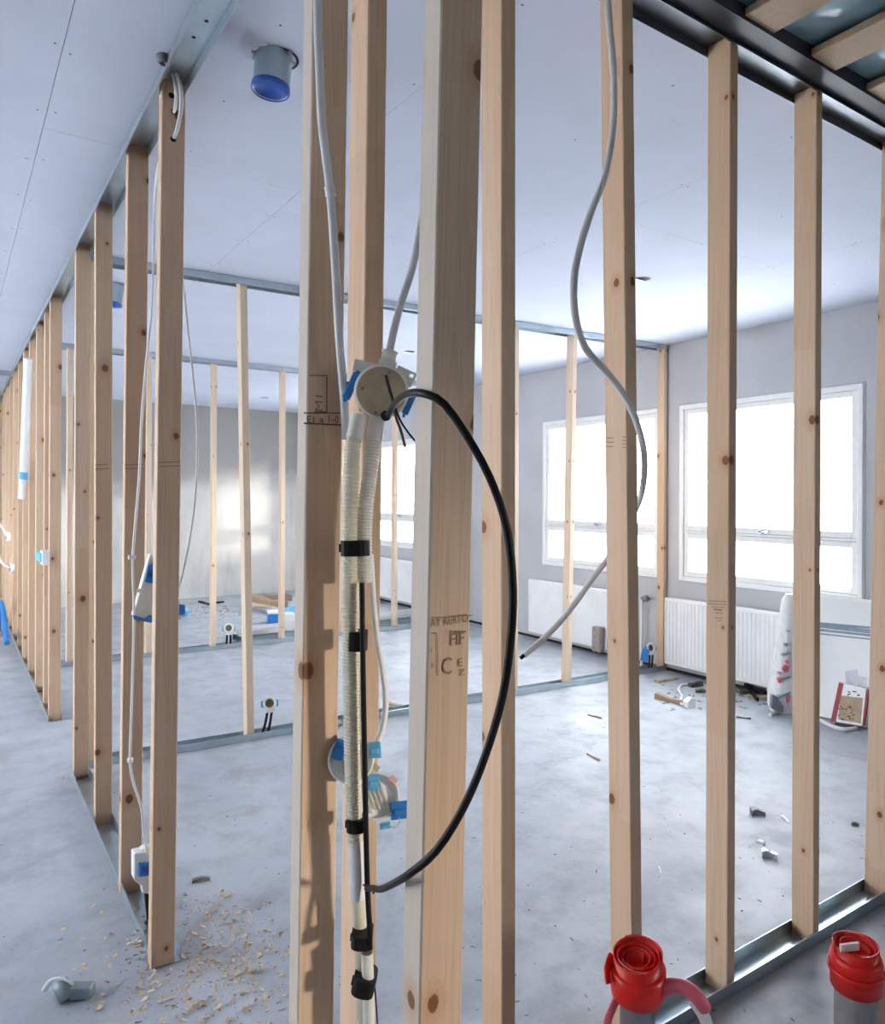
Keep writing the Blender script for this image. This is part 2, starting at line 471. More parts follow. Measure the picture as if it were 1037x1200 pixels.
# battens and membrane over the unboarded strip
gb = MB(); nx, ny = 46, 66
vs = []; fs = []
for i in range(nx+1):
    for j in range(ny+1):
        x = .58 + (XW-.58)*i/nx; y = -6.2 + 7.45*j/ny
        z = H + .050 + .010*noise.noise(Vector((x*2.2, y*1.3, 3))) - .006*abs(math.sin((x-1.72)/.3*math.pi))
        vs.append((x, y, z))
for i in range(nx):
    for j in range(ny):
        a = i*(ny+1)+j; fs.append((a, a+1, a+ny+2, a+ny+1))
gb.add(vs, fs, True); gb.build('membrane', MEMB, ceil)
for k in range(-3, 10):
    x = 1.655 + .30*k
    if x < .6 or x > 4.5: continue
    MB().box((x, -6.2, H+.012), (x+.125, 1.112, H+.034)).build('batten', BATTEN, ceil, .002)
MB().box((.57, 1.113, H+.004), (XW, 1.174, H+.06)).build('edge_strip', plain('dark_edge', (.045, .05, .06), .5, .2), ceil)  # dark strip between the ceiling track and the batten ends
sc = MB()
for x in (.246, 1.137, 2.34, 3.54, .69, 1.74, 2.94, 4.1, -.35, -.95):
    for off in ((-.02, .02) if x in (.246, 1.137, 2.34, 3.54, -.95) else (0,)):
        yy = 1.4
        while yy < 9.5:
            X, Y = x+off+random.uniform(-.006, .006), yy+random.uniform(-.03, .03)
            sc.lathe([(0, H-.0006), (.0038, H-.0006), (.0038, H+.001)], 6, Matrix.Translation((X, Y, 0)))
            yy += .4
s_ = sc.build('screw_head', SCREW, ceil); s_['kind'] = 'stuff'

# ------------------------------------------------------------------ studs
def stud(a_bot, a_top, sx, sy, mat, label, group, z0=.002, z1=H-.003, name='timber_stud'):
    """a_bot / a_top: the corner nearest the eye (x0, y0) at floor and ceiling"""
    lean = Matrix.Identity(4)
    dx, dy = (a_top[0]-a_bot[0])/(z1-z0), (a_top[1]-a_bot[1])/(z1-z0)
    o = None
    key = (round(sx, 4), round(sy, 4), mat.name, round(z1, 3))
    if key not in STUD:
        b = MB().box((-sx/2, -sy/2, 0), (sx/2, sy/2, z1-z0), ch=.0022)
        me = bpy.data.meshes.new('timber_stud'); me.from_pydata([tuple(p) for p in b.v], [], b.f); me.materials.append(mat)
        STUD[key] = me
    o = bpy.data.objects.new(name, STUD[key]); COL.objects.link(o)
    o.location = (a_bot[0]+sx/2, a_bot[1]+sy/2, z0)
    o.rotation_euler = (-math.atan(dy), math.atan(dx), 0)
    from mathutils import Euler
    WM[o.name] = Matrix.Translation(o.location) @ Euler(o.rotation_euler).to_matrix().to_4x4()
    tag(o, label, 'stud', group); return o
STUD = {}
GA, GB, GC, GD = 'studs of the corridor wall', 'studs of the front wall', 'studs of the middle partition', 'studs of the rear partition'
def A(x135, slope, y, w, t, mat, label):
    return stud((x135-slope*1.35, y), (x135+slope*(H-1.35), y), w, t, mat, label, GA)
A_near = A(.490, .0213, .757, .064, .042, LVL, 'widest timber stud in the centre, nearest of all, with the black cable loop in front')
A_corner = A(.490, .012, 1.140, .066, .040, LVL, 'timber corner stud left of the strapped conduits, with a boxed stamp print')
A1 = A(.4895, .0085, 2.196, .066, .040, WOOD, 'timber stud at the doorway edge with white cables in drilled holes at top')
A2 = A(.490, .006, 2.667, .067, .038, WOOD, 'timber stud behind the white floor socket box, second from the doorway on the left')
A3 = A(.490, -.003, 3.270, .064, .036, WOOD, 'third timber stud from the left doorway, next to the second blue-capped ceiling duct')
A4 = A(.490, 0, 3.863, .064, .036, WOOD, 'fourth timber stud from the left doorway, at the near edge of the wide far gap')
A5 = A(.490, 0, 4.945, .064, .036, WOOD, 'timber stud across the far gap, first of the dense far row on the left')
far = [5.27, 5.75, 6.3, 6.85, 7.4, 8.0, 8.6, 9.2, 9.8, 10.4, 11.0, 11.6]
words_ = ['second', 'third', 'fourth', 'fifth', 'sixth', 'seventh', 'eighth', 'ninth', 'tenth', 'eleventh', 'twelfth', 'last']
A_far = []
for y, wd in zip(far, words_):
    A_far.append(A(.490+random.uniform(-.004, .004), 0, y, .066, .038, WOOD, '%s timber stud of the dense far row beyond the left gap' % wd))
def B(x135, slope, t, mat, label, y0=YB0, d=.07):
    return stud((x135-slope*1.35, y0), (x135+slope*(H-1.35), y0-.037), t, d, mat, label, GB, z1=H+.017)
B1 = B(.6265, .0012, .040, WOOD, 'timber stud directly behind the strapped cream conduits and round junction box')
B2 = B(.9505, -.0168, .038, WOOD, 'timber stud right of the centre one, behind the far side of the black cable loop')
B3 = B(1.3276, -.0366, .038, WOOD, 'timber stud with the grey-white cable hanging around it, behind the nearer red-topped pipe')
B4 = B(1.7198, -.0212, .034, WOOD, 'timber stud standing before the middle of the right window, with thin printed lines')
B5 = B(2.1385, -.0256, .032, WOOD, 'timber stud standing before the right part of the right window, by the sack')
B6 = B(2.6278, .0106, .034, WOOD, 'timber stud cut off by the right edge of the photo')
def cY(x): return 3.99 - (x-.56)*(.19/4.12)
CS = [(.565, 0, 'timber stud joining the middle partition to the corridor wall', PALE), (1.335, -.02, 'pale timber stud alone on the middle partition seen left of the corner stud', PALE),
      (1.98, 0, 'middle partition stud behind the strapped conduits', PALE), (2.58, 0, 'middle partition stud hidden behind the centre stud', PALE),
      (3.18, 0, 'middle partition stud hidden behind the stud right of centre', PALE), (3.68, .018, 'leaning pale timber stud of the middle partition before the left radiator', PALE),
      (4.28, 0, 'middle partition stud hidden behind the stud with the hanging cable', PALE), (4.63, 0, 'orange-toned timber stud against the window wall between two windows', WOOD)]
for x, sl, lab, mt in CS:
    stud((x-sl*1.35, cY(x)), (x+sl*(H-1.35), cY(x)), .040, .066, mt, lab, GC)
YD = 6.47
for x, lab in ((.765, 'timber stud at the left end of the rear partition'), (1.36, 'rear partition stud hidden behind the doorway stud'),
               (1.905, 'pale timber stud of the rear partition beside the rear socket box'), (2.54, 'pale timber stud of the rear partition before the blue carton'),
               (3.16, 'rear partition stud hidden behind the strapped conduits'), (3.75, 'pale timber stud of the rear partition before the far window'), (4.36, 'rear partition stud hidden behind the centre stud'), (4.63, 'rear partition stud fixed to the window wall')):
    stud((x, YD), (x, YD), .040, .064, PALE, lab, GD)

# ------------------------------------------------------------------ steel tracks
def track(axis, c0, c1, a, b, top, label, name, group, skew=0, flange=.038, dz=0, mat=None):
    """U channel; cross-section c0..c1, running a..b along the axis"""
    t = .0016; q = MB()
    z0 = H-.0005+dz if top else .0005; s = -1 if top else 1
    def bx(ca, cb, za, zb):
        za, zb = min(za, zb), max(za, zb)
        if axis == 'X':
            p = [(a, ca), (b, ca+skew), (b, cb+skew), (a, cb)]
        else:
            p = [(ca, a), (cb, a), (cb, b), (ca, b)]
        q.prism(p, za, zb)
    bx(c0-.003, c1+.003, z0, z0+s*t)
    bx(c0-.003-t, c0-.003, z0, z0+s*flange); bx(c1+.003, c1+.003+t, z0, z0+s*flange)
    bx(c0-.003-t-.003, c0-.003-t, z0+s*(flange-.002), z0+s*flange)
    o = q.build(name, mat or STEEL)
    return tag(o, label, 'track', group)
GT, GF = 'steel tracks on the ceiling', 'steel tracks on the floor'
TRACK_A = track('Y', XA0, XA1, -.3, 12.9, True, 'galvanized ceiling track of the corridor stud wall, running into the distance at left', 'ceiling_track', GT)
track('Y', XA0, XA1, 2.19, 3.92, False, 'grey floor track under the four studs beside the doorway at left', 'floor_track', GF)
track('Y', XA0, XA1, 4.93, 12.9, False, 'grey floor track under the dense far row of studs at left', 'floor_track', GF)
track('Y', XA0-.004, XA1, -.3, 1.18, False, 'floor track under the centre and corner studs, below the view', 'floor_track', GF)
track('X', YB0-.037, YB1-.037, .575, XW-.002, True, 'shiny dark ceiling track of the front wall below the blue membrane', 'ceiling_track', GT, 0, .027, .020, DARKSTEEL)
track('X', YB0, YB1, .575, XW-.002, False, 'shiny floor track of the front wall behind the red-topped pipes', 'floor_track', GF)
track('X', cY(.575), cY(.575)+.066, .575, XW-.05, True, 'ceiling track of the middle partition', 'ceiling_track', GT, cY(4.63)-cY(.575))
track('X', cY(.575), cY(.575)+.066, .575, XW-.05, False, 'floor track of the middle partition', 'floor_track', GF, cY(4.63)-cY(.575))
track('X', YD, YD+.064, .575, XW-.05, True, 'ceiling track of the rear partition', 'ceiling_track', GT)
track('X', YD, YD+.064, .575, XW-.05, False, 'floor track of the rear partition', 'floor_track', GF)
track('X', 8.2, 8.27, -1.2, .48, True, 'short ceiling track crossing the corridor at far left', 'ceiling_track', GT)
track('X', 8.2, 8.27, -1.2, .48, False, 'short floor track crossing the corridor at far left', 'floor_track', GF)

# ------------------------------------------------------------------ printed stamps on the timber
def text_mesh(body, height, mat, parent, origin, xdir, ydir, squash=1.0, name='printed_text'):
    c = bpy.data.curves.new('t', 'FONT'); c.body = body; c.size = 1.0; c.resolution_u = 2
    o = bpy.data.objects.new('t', c); COL.objects.link(o)
    dg = bpy.context.evaluated_depsgraph_get(); me = bpy.data.meshes.new_from_object(o.evaluated_get(dg))
    bpy.data.objects.remove(o)
    xs = [v.co.x for v in me.vertices]; ys = [v.co.y for v in me.vertices]
    k = height/.70
    b = MB()
    b.add([Vector(origin) + Vector(xdir)*((v.co.x-min(xs))*k*squash) + Vector(ydir)*(v.co.y*k) for v in me.vertices], [tuple(p.vertices) for p in me.polygons])
    b.build(name, mat, parent)
def marks(quads, y, mat, parent, name):      # thin printed strokes on a -Y face: (u0,v0,u1,v1,width px)
    b = MB()
    for u0, v0, u1, v1, w in quads:
        p, q_ = at(u0, v0, 'Y', y), at(u1, v1, 'Y', y)
        d = (q_-p).normalized(); n = Vector((-d.z, 0, d.x)) * (w*.5*(p-EYE).length/F)
        b.add([p-n, q_-n, q_+n, p+n], [(0, 1, 2, 3)])
    b.build(name, mat, parent)
EPS = .0012
ya = 1.140 - .0012
marks([(356, 484, 400, 484, 1.2), (356, 496, 400, 498, 1.6), (383, 440, 383, 483, 1.2), (362, 440, 383, 440, .9), (368, 483, 383, 483, 1.2)], ya, INK, A_corner, 'stamp_frame')
text_mesh('E1', .011, INK, A_corner, at(360, 495, 'Y', ya), (1, 0, 0), (0, 0, 1), 1.1)
text_mesh('a', .011, INK, A_corner, at(374, 495, 'Y', ya), (1, 0, 0), (0, 0, 1), 1.3)
text_mesh('1-0', .012, REDINK, A_corner, at(385, 495, 'Y', ya), (1, 0, 0), (0, 0, 1), 1.0)
text_mesh('M1', .014, INKF, A_corner, at(378, 482, 'Y', ya), (0, 0, 1), (-1, 0, 0), 1.3)
ya = .757 - .0014
marks([(505, 724, 553, 721, .9), (505, 742, 512, 742, 1.2), (512, 742, 513, 792, 1.0), (528, 740.5, 546, 740, 2.0)], ya, INKF, A_near, 'stamp_frame')
text_mesh('AY KERTO', .0105, INKF, A_near, at(504.5, 735, 'Y', ya), (1, 0, .03), (0, 0, 1), .80)
text_mesh('FIF', .016, INKF, A_near, at(528, 757, 'Y', ya), (1, 0, 0), (0, 0, 1), .85)
text_mesh('C', .021, INKF, A_near, at(518, 791, 'Y', ya), (1, 0, 0), (0, 0, 1), .8)
text_mesh('E', .010, INKF, A_near, at(537, 781, 'Y', ya), (1, 0, 0), (0, 0, 1), 1.2)
text_mesh('Z', .008, INKF, A_near, at(537, 792, 'Y', ya), (1, 0, 0), (0, 0, 1), 1.5)
text_mesh('1', .006, INKF, A_near, at(505, 765, 'Y', ya), (1, 0, 0), (0, 0, 1))
text_mesh('0', .006, INKF, A_near, at(505, 783, 'Y', ya), (1, 0, 0), (0, 0, 1))
marks([(185, 542, 213, 541, .7), (186, 546.5, 212, 546, .7)], 2.196-.0012, INKF, A1, 'stamp_line')
marks([(146, 545, 168, 544, .7), (146, 549, 168, 549, .8)], 2.667-.0012, INKF, A2, 'stamp_line')
marks([(111, 545, 128, 544, .7), (111, 550, 128, 549, .8)], 3.27-.0012, INKF, A3, 'stamp_line')
def marksx(quads, x, mat, parent, name):
    b = MB()
    for u0, v0, u1, v1, w in quads:
        p, q_ = at(u0, v0, 'X', x), at(u1, v1, 'X', x)
        d = (q_-p).normalized(); n = Vector((0, -d.z, d.y)) * (w*.5*(p-EYE).length/F)
        b.add([p-n, q_-n, q_+n, p+n], [(0, 1, 2, 3)])
    b.build(name, mat, parent)
marksx([(829, 704, 851, 705, .8), (829, 707.5, 851, 708.5, .8), (834, 711, 849, 712, .8), (836, 714, 846, 715, 1.6), (838, 718, 847, 718.5, .8), (838, 724, 847, 724.5, .8), (840, 727, 846, 727.5, .7)], 1.7258-.0022, INKF, B4, 'stamp_line')
xb3 = 1.3245-.002
marksx([(711, v, 719, v+.4, 1.0) for v in (488, 493, 498, 503, 508, 513, 518, 523)] + [(729, v, 734, v+.3, .9) for v in (512, 516, 520, 524)] + [(731, 470, 731, 508, .6)], xb3, INKF, B3, 'stamp_line')
marksx([(715, 300, 733, 290, 1.2), (724, 291, 733, 290, 1.0), (729, 301, 733, 290, .9)], 1.3095-.002, INKF, B3, 'pencil_mark')

# drilled holes in the doorway stud
for u, v in ((203, 163), (204, 131), (201, 112)):
    p = at(u, v, 'Y', 2.196 - .0013)
    MB().lathe([(0, 0), (.0085, 0)], 12, frame(p, (0, -1, 0)), False).build('drilled_hole', DARK, A1)

# ------------------------------------------------------------------ cables and conduits around the corner stud
YC_ = 1.140
def P(u, v, y=YC_): return at(u, v, 'Y', y)
def cable(name, pts, rad, mat, label, cat='cable', group=None, step=.02, seg=10, squash=1):
    o = MB().tube(smooth_path(pts, step), rad, seg, squash=squash).build(name, mat)
    return tag(o, label, cat, group)
def corr(r, pitch=.0062, amp=.0013): return lambda L: r + amp*(1 if (L/pitch) % 1 < .5 else -1)
def corrugated(name, pts, r, mat, label, group):
    p = smooth_path(pts, .001); L = [0]
    for i in range(1, len(p)): L.append(L[-1] + (p[i]-p[i-1]).length)
    n = int(L[-1]/.00135); q = []; j = 0
    for i in range(n+1):
        t = L[-1]*i/n
        while j < len(L)-2 and L[j+1] < t: j += 1
        q.append(p[j].lerp(p[j+1], (t-L[j])/max(1e-9, L[j+1]-L[j])))
    st = [0]
    o = MB()
    seq = (0, 1, 1, 0)
    def rad(_):
        k = st[0] % 4; st[0] += 1
        return r + (.0008 if seq[k] else -.0007)
    o = o.tube(q, rad, 14, smooth=False).build(name, mat)
    return tag(o, label, 'conduit', group)
GCO = 'cream conduits on the corner stud'
YK = 1.088
lc = corrugated('corrugated_conduit', [P(415, 512, YK), P(412, 545, YK), P(410, 600, YK), P(410, 700, YK), P(412, 850, YK), P(415, 960, YK), P(417, 990, YK)], .0128, CREAM,
                'long cream corrugated conduit on the left, running from round box down to white sleeve', GCO)
corrugated('corrugated_conduit', [P(439, 512, YK-.004), P(434, 550, YK-.004), P(429, 590, YK-.004), P(427, 630, YK-.004), P(427.5, 682, YK-.004)], .0122, IVORY,
           'shorter ivory corrugated conduit on the right, bending from round box and ending at black cable', GCO)
cable('conduit_sleeve', [P(417, 984, YK), P(419, 1052, YK)], .0135, WHITEPL, 'smooth white sleeve joining the long conduit near the loop cable end', 'conduit sleeve', step=.05, seg=16)
cable('smooth_conduit', [P(419.5, 1050, YK), P(423, 1110, YK), P(425, 1180, YK), at(427.5, 1320, 'Y', YK), at(431, 1580, 'Y', YK)], .0118, CREAM, 'smooth cream conduit below the white sleeve, strapped to the corner stud', 'conduit', step=.05, seg=16)
st = thing('conduit_stub', 'short ivory conduit stub with a tan plug at the bottom of the corner stud', 'conduit', P(433, 1560, 1.066))
MB().tube(smooth_path([P(430, 1116, 1.066), P(432, 1180, 1.066), P(434, 1330, 1.066), P(437, 1590, 1.066)], .05), .0098, 14, cap=False).build('pipe', IVORY, st)
MB().tube([P(430, 1119, 1.066), P(430.2, 1124, 1.066)], .0092, 14).build('plug', TANIN, st)

GB_ = 'black strap bands on the conduits'
def band(u0, u1, v0, v1, label, roll=0.0, y=YK, dep=.0165):
    c = P((u0+u1)/2, (v0+v1)/2, y-.001); k = (c-EYE).dot(fwd)/F
    w, h = (u1-u0)*k/2, (v1-v0)*k/2
    m = frame(c, -(fwd*.96 + Vector((0, 0, .0))), roll)
    t = MB(); rnd_ = min(w, dep)*.75
    poly = []
    for sx, sy, a0 in ((1, 1, 0), (-1, 1, 90), (-1, -1, 180), (1, -1, 270)):
        for k2 in range(4):
            a = math.radians(a0+30*k2)
            poly.append((sx*(w-rnd_) + rnd_*math.cos(a), sy*(dep-rnd_) + rnd_*math.sin(a)))
    mm = m @ Matrix.Rotation(math.radians(90), 4, 'X')
    t.prism(poly, -h, h, mm)
    # loose tape end
    t.box((-w*1.02-.002, -h*.5, -.001), (-w+.004, h*.55, .003), m @ Matrix.Translation((0, 0, dep*.2)))
    o = t.build('strap_band', TAPE, bevel=0); return tag(o, label, 'band', GB_)
band(399.5, 433.5, 633, 651, 'black band around both conduits, topmost of the straps', .02, YK, .0195)
band(407, 430.5, 739, 761, 'second black band down, beside the black flat cable', -.02, YK-.003, .0195)
band(406.5, 428, 957, 972, 'black band just above the white sleeve', .0, YK, .0185)
band(412.5, 436.5, 1089, 1104, 'black band just below the black loop end, above the conduit stub', -.06, YK-.010, .026)
band(414, 440.5, 1139, 1159, 'lowest black band, tied around conduit and stub near the photo bottom', -.22, YK-.010, .026)
cable('black_cable', [P(424, 683, 1.064), P(425, 760, 1.062), P(427, 880, 1.062), P(428.5, 960, 1.060), P(430.5, 1040, 1.062), P(433, 1085, 1.050), P(433.5, 1112, 1.052)], .0046, BLACK,
      'straight black cable running down in front of the conduits', step=.03)
cable('thin_black_wire', [P(439, 1156, 1.07), P(441, 1180, 1.07), P(443, 1215, 1.07), P(447, 1300, 1.08), P(450, 1560, 1.10)], .0014, BLACK, 'thin black wire dangling below the lowest band', 'wire', step=.05, seg=6)

# big black loop in front of the centre stud
cable('loop_cable', [deep(455, 486, 1.135), deep(462, 474, 1.09), deep(473, 464, .98), deep(486, 460, .885), deep(503, 463, .86), deep(521, 474, .855), deep(546, 509, .85), deep(574, 560, .845), deep(594, 620, .84),
                     deep(601, 690, .84), deep(598, 755, .845), deep(588, 820, .85), deep(567, 890, .855), deep(541, 950, .85), deep(511, 997, .85), deep(480, 1024, .875), deep(458, 1037, .97), deep(446, 1042, 1.08), deep(437, 1041, 1.15), deep(430, 1041, 1.19)],
      .0049, BLACK, 'thick black cable bulging in a big loop in front of the centre stud', step=.015, seg=12)
tie = MB().tube(smooth_path([deep(426, 1037, 1.185), deep(433, 1040, 1.165), deep(439, 1043, 1.15), deep(437, 1047, 1.15)], .01), .0016, 6).build('cable_tie', BLACK)
tag(tie, 'small black tie knotting the loop cable to the straight black cable', 'cable tie')

# grey cable left of the box and grey conduit above it
gc = thing('grey_conduit', 'grey-white conduit descending past the left side of the round box, with a collar', 'conduit', P(372, 0, 1.1))
pts = [at(371, -262, 'Y', 1.10), P(371, -120, 1.10), P(372, 0, 1.10), P(374, 70, 1.10), P(377, 140, 1.10), P(382, 185, 1.10), P(387, 225, 1.10), P(391, 280, 1.10), P(394, 330, 1.10), P(397, 390, 1.10), P(401, 440, 1.105), P(404, 480, 1.112), P(405.5, 515, 1.118)]
MB().tube(smooth_path(pts, .02), .0071, 12).build('conduit_pipe', CABG, gc)
MB().tube([P(386, 219, 1.10), P(388, 230, 1.10)], .0090, 12).build('collar', CABG, gc)
cable('grey_conduit', [at(520, -262, 'Y', 1.14), P(513, 60, 1.14), P(503, 200, 1.14), P(492, 270, 1.135), P(483, 315, 1.13), P(470, 355, 1.125), P(461, 390, 1.12), P(455, 420, 1.115)], .0068, CABG,
      'grey-white conduit slanting from the top of the round box behind the centre stud', 'conduit')

# ---- round junction box
BC = P(447, 459, 1.072); BD = (BC-EYE).dot(fwd)
jb = thing('junction_box', 'round ivory junction box with blue side clips and dark loose wires on the corner stud', 'electrical box', BC)
fr = frame(BC, -ray(447, 459), -.16)
kx = BD/F
def L2(u, v, z=0):                           # photo offset from the box centre -> box frame
    x, y = (u-447)*kx, -(v-459)*kx
    c, s = math.cos(.16), math.sin(.16)
    return Vector((x*c - y*s, x*s + y*c, z))
MB().lathe([(.0, -.034), (.034, -.034), (.040, -.030), (.0425, 0), (.0455, .001), (.0455, .006), (.041, .007)], 40, fr).build('housing', IVORY, jb)
lid = MB().lathe([(.041, .0065), (.039, .004), (0, .0035)], 40, fr).build('lid', TANIN, jb)
for x, y in ((-.031, .0), (.033, -.008), (.008, .034), (-.004, -.036)): MB().lathe([(0, .0075), (.0026, .0075), (.0028, .003)], 10, fr @ Matrix.Translation((x, y, 0))).build('screw', SCREW, lid)
nk = MB(); nm_ = fr @ Matrix.Translation(L2(453, 430, -.012)) @ Matrix.Rotation(-math.radians(90), 4, 'X') @ Matrix.Rotation(.05, 4, 'Y')
nk.lathe([(.0155, -.01), (.0155, .010), (.0125, .012), (.0125, .022), (.014, .023), (.014, .027), (.008, .029), (0, .029)], 20, nm_)
nk.build('cable_gland', IVORY, jb)
for (u, v, sx_, sy_, hole) in ((474, 441, .017, .013, 1), (427, 431, .018, .010, 0)):
    c = L2(u, v, -.006); e = MB()
    m = fr @ Matrix.Translation(c) @ Matrix.Rotation(-.25 if hole else -.05, 4, 'Z')
    if hole:
        w = .005
        e.box((-sx_, -sy_, -.002), (sx_-2*w, sy_, .002), m); e.box((sx_-w*.7, -sy_, -.002), (sx_, sy_, .002), m)
        e.box((sx_-2*w, -sy_, -.002), (sx_-w*.7, sy_-2*w, .002), m); e.box((sx_-2*w, sy_-w*.8, -.002), (sx_-w*.7, sy_, .002), m)
    else: e.box((-sx_, -sy_, -.002), (sx_, sy_, .002), m)
    e.build('fixing_ear', IVORY, jb)
for (u, v, w, h, rot) in ((412, 453, .0065, .0235, -.42), (480, 472, .0052, .0205, -.42)):
    e = MB(); m = fr @ Matrix.Translation(L2(u, v, -.004)) @ Matrix.Rotation(rot + .16, 4, 'Z')
    e.box((-w, -h, -.010), (w, h, .008), m); e.box((-w*.6, h, -.008), (w*.8, h+.004, .006), m); e.box((-w*.5, -h-.005, -.008), (w*.5, -h, .006), m)
    e.box((-w*1.5, -h*.2, -.012), (-w, h*.2, .0), m)
    e.build('blue_clip', BLUE, jb, .0015)
for (a, b) in (((421, 486), (415, 514)), ((442, 490), (438.5, 514))):
    MB().tube([P(*a, YK-.004), P(*b, YK-.003)], .0142, 16).build('spigot', IVORY, jb)
def jz(u, v, z): return fr @ L2(u, v, z)
MB().tube(smooth_path([jz(452, 440, .005), jz(455, 455, .012), jz(460, 470, .018), jz(464, 488, .022), jz(470, 505, .024), jz(475, 523, .024)], .005), .0024, 8).build('wire', BROWNW, jb)
MB().tube(smooth_path([jz(453, 441, .005), jz(456.5, 455, .012), jz(461, 470, .020), jz(468, 490, .026), jz(477, 504, .028), jz(487, 516, .030)], .005), .0017, 6).build('wire', BLACK, jb)
MB().lathe([(0, .010), (.008, .010), (.009, .004)], 14, fr @ Matrix.Translation(L2(452, 487, 0))).build('cable_entry', BLACK, jb)

# ---- two white device boxes lower down, behind the conduits
def round_box(name, label, u, v, y, r, clips, roll=0, tilt=(0, 0), inner=WHITEPL, extra=None, depth=.032):
    c = P(u, v, y); t = thing(name, label, 'electrical box', c)
    k = (c-EYE).dot(fwd)/F
    n = -ray(u, v) + rgt*tilt[0] + upv*tilt[1]
    f = frame(c, n, roll)
    MB().lathe([(0, -depth), (r*.92, -depth), (r*.96, -.004), (r*1.04, -.003), (r*1.04, 0), (r*.94, .001), (r*.92, -depth+.022)], 32, f).build('housing', WHITEPL, t)
    MB().lathe([(r*.92, -depth+.023), (0, -depth+.023)], 32, f).build('back_plate', inner, t)
    for cu, cv, w, h, ro, mt in clips:
        e = MB(); m = f @ Matrix.Translation(((cu-u)*k, -(cv-v)*k, 0)) @ Matrix.Rotation(ro, 4, 'Z')
        w, h = w*k/2, h*k/2
        e.box((-w, -h, -.014), (w, h, .005), m); e.box((-w*.7, -h*.6, .005), (w*.7, h*.1, .008), m)
        e.build('blue_clip', mt, t, .001)
    if extra: extra(t, f, k)
    return t
def innards(t, f, k):
    b = MB()
    for i in range(5):
        a = i*1.25; b.box((-.018+.0075*i, -.022+.004*(i % 2), -.012), (-.0155+.0075*i, .024-.004*(i % 3), -.004), f)
    b.build('terminal_rib', IVORY, t)
round_box('device_box', 'round white device box with blue corner clips, behind the left conduit near the corner stud', 411, 890, 1.104, .0375,
          [(397, 879, 12, 23, -.25, BLUE), (439, 879, 14, 18, .1, LBLUE)], .0, (-.15, .05), extra=innards)
def tabs(t, f, k):
    innards(t, f, k)
    for (du, dv, w, h, mt) in ((24, -10, .005, .007, plain('salmon_tab', (.85, .55, .42), .5)), (8, -34, .004, .012, TANIN), (4, -42, .003, .008, TANIN), (-8, -30, .006, .010, WHITEPL)):
        m = f @ Matrix.Translation((du*k, -dv*k, 0)) @ Matrix.Rotation(.5, 4, 'Z')
        MB().box((-w, -h, -.010), (w, h, .002), m).build('tab', mt, t)
    MB().tube(smooth_path([f @ Vector((x*k, -y*k, .004)) for x, y in ((2, 34), (8, 39), (14, 36), (16, 31))], .004), .0012, 6).build('wire_end', CABG, t)
round_box('device_box', 'tilted white device box with blue clips hanging right of the conduits', 442, 933, 1.125, .038,
          [(443, 917, 13, 18, -.35, LBLUE), (462, 957, 22, 19, -.25, BLUE), (440, 966, 12, 7, -.2, LBLUE)], .3, (.12, .1), extra=tabs)
cable('white_cable', [P(434, 650, 1.115), P(437, 700, 1.115), P(442, 750, 1.115), P(449, 790, 1.115), P(452, 825, 1.112), P(448, 855, 1.108), P(440, 875, 1.104)], .0054, CABW,
      'white cable curving down behind the conduits into the upper device box')

# ------------------------------------------------------------------ cable hanging round the stud at right
YR = 1.165
rc = thing('hanging_cable', 'grey-white cable snaking down around the stud and ending in the air at lower left', 'cable', P(712, 0, YR))
pts = [at(709, -60, 'Y', 1.20), P(712, 0, YR), P(715, 40, YR), P(719, 90, YR), P(718, 150, YR), P(709, 205, YR), P(694, 245, YR), P(681, 285, YR), P(673, 325, YR), P(674, 370, YR), P(686, 408, YR), P(709, 434, YR),
       P(729, 460, YR), P(744, 490, YR), P(753, 520, 1.18), P(755.5, 545, 1.20), P(753, 572, 1.24), at(747, 592, 'Y', 1.285), at(734, 618, 'Y', 1.315), at(722, 640, 'Y', 1.34), at(708, 660, 'Y', 1.36), at(694, 678, 'Y', 1.38), at(675, 705, 'Y', 1.39), at(655, 730, 'Y', 1.41), at(635, 750, 'Y', 1.42), at(614, 768, 'Y', 1.43)]
MB().tube(smooth_path(pts, .02), .0078, 12).build('sheath', CABG, rc)
e0, e1 = pts[-1], pts[-1] + (pts[-1]-pts[-2]).normalized()*.012
MB().tube([e0, e1], .005, 8).build('cut_end', BLACK, rc)

# ------------------------------------------------------------------ cables at the doorway stud
def Q(u, v, y): return at(u, v, 'Y', y)
gl = thing('ceiling_gland', 'small dark metal cable gland in the ceiling above the doorway stud', 'cable gland', at(192, 66, 'Z', H))
c = at(192, 66, 'Z', H)
MB().lathe([(.020, 0), (.020, -.012), (.014, -.02), (.010, -.02), (.010, -.004)], 18, Matrix.Translation(c)).build('ring', SCREW, gl)
MB().lathe([(.0098, -.006), (0, -.006)], 18, Matrix.Translation(c), False).build('hole', DARK, gl)
GW = 'white cables at the doorway stud'
cable('white_cable', [at(196, 70, 'Z', H-.01), Q(204, 80, 2.15), Q(211, 100, 2.14), Q(212.5, 125, 2.14), Q(208, 150, 2.16), Q(203.5, 162, 2.20)], .0058, CABW, 'white cable from the ceiling gland into the lower drilled hole of doorway stud', group=GW, step=.01)
cable('white_cable', [at(194, 72, 'Z', H-.01), Q(201, 84, 2.16), Q(206, 105, 2.15), Q(205.5, 125, 2.165), Q(203.5, 132, 2.20)], .0048, CABW, 'short white cable from the ceiling gland into the upper drilled hole of doorway stud', group=GW, step=.01)
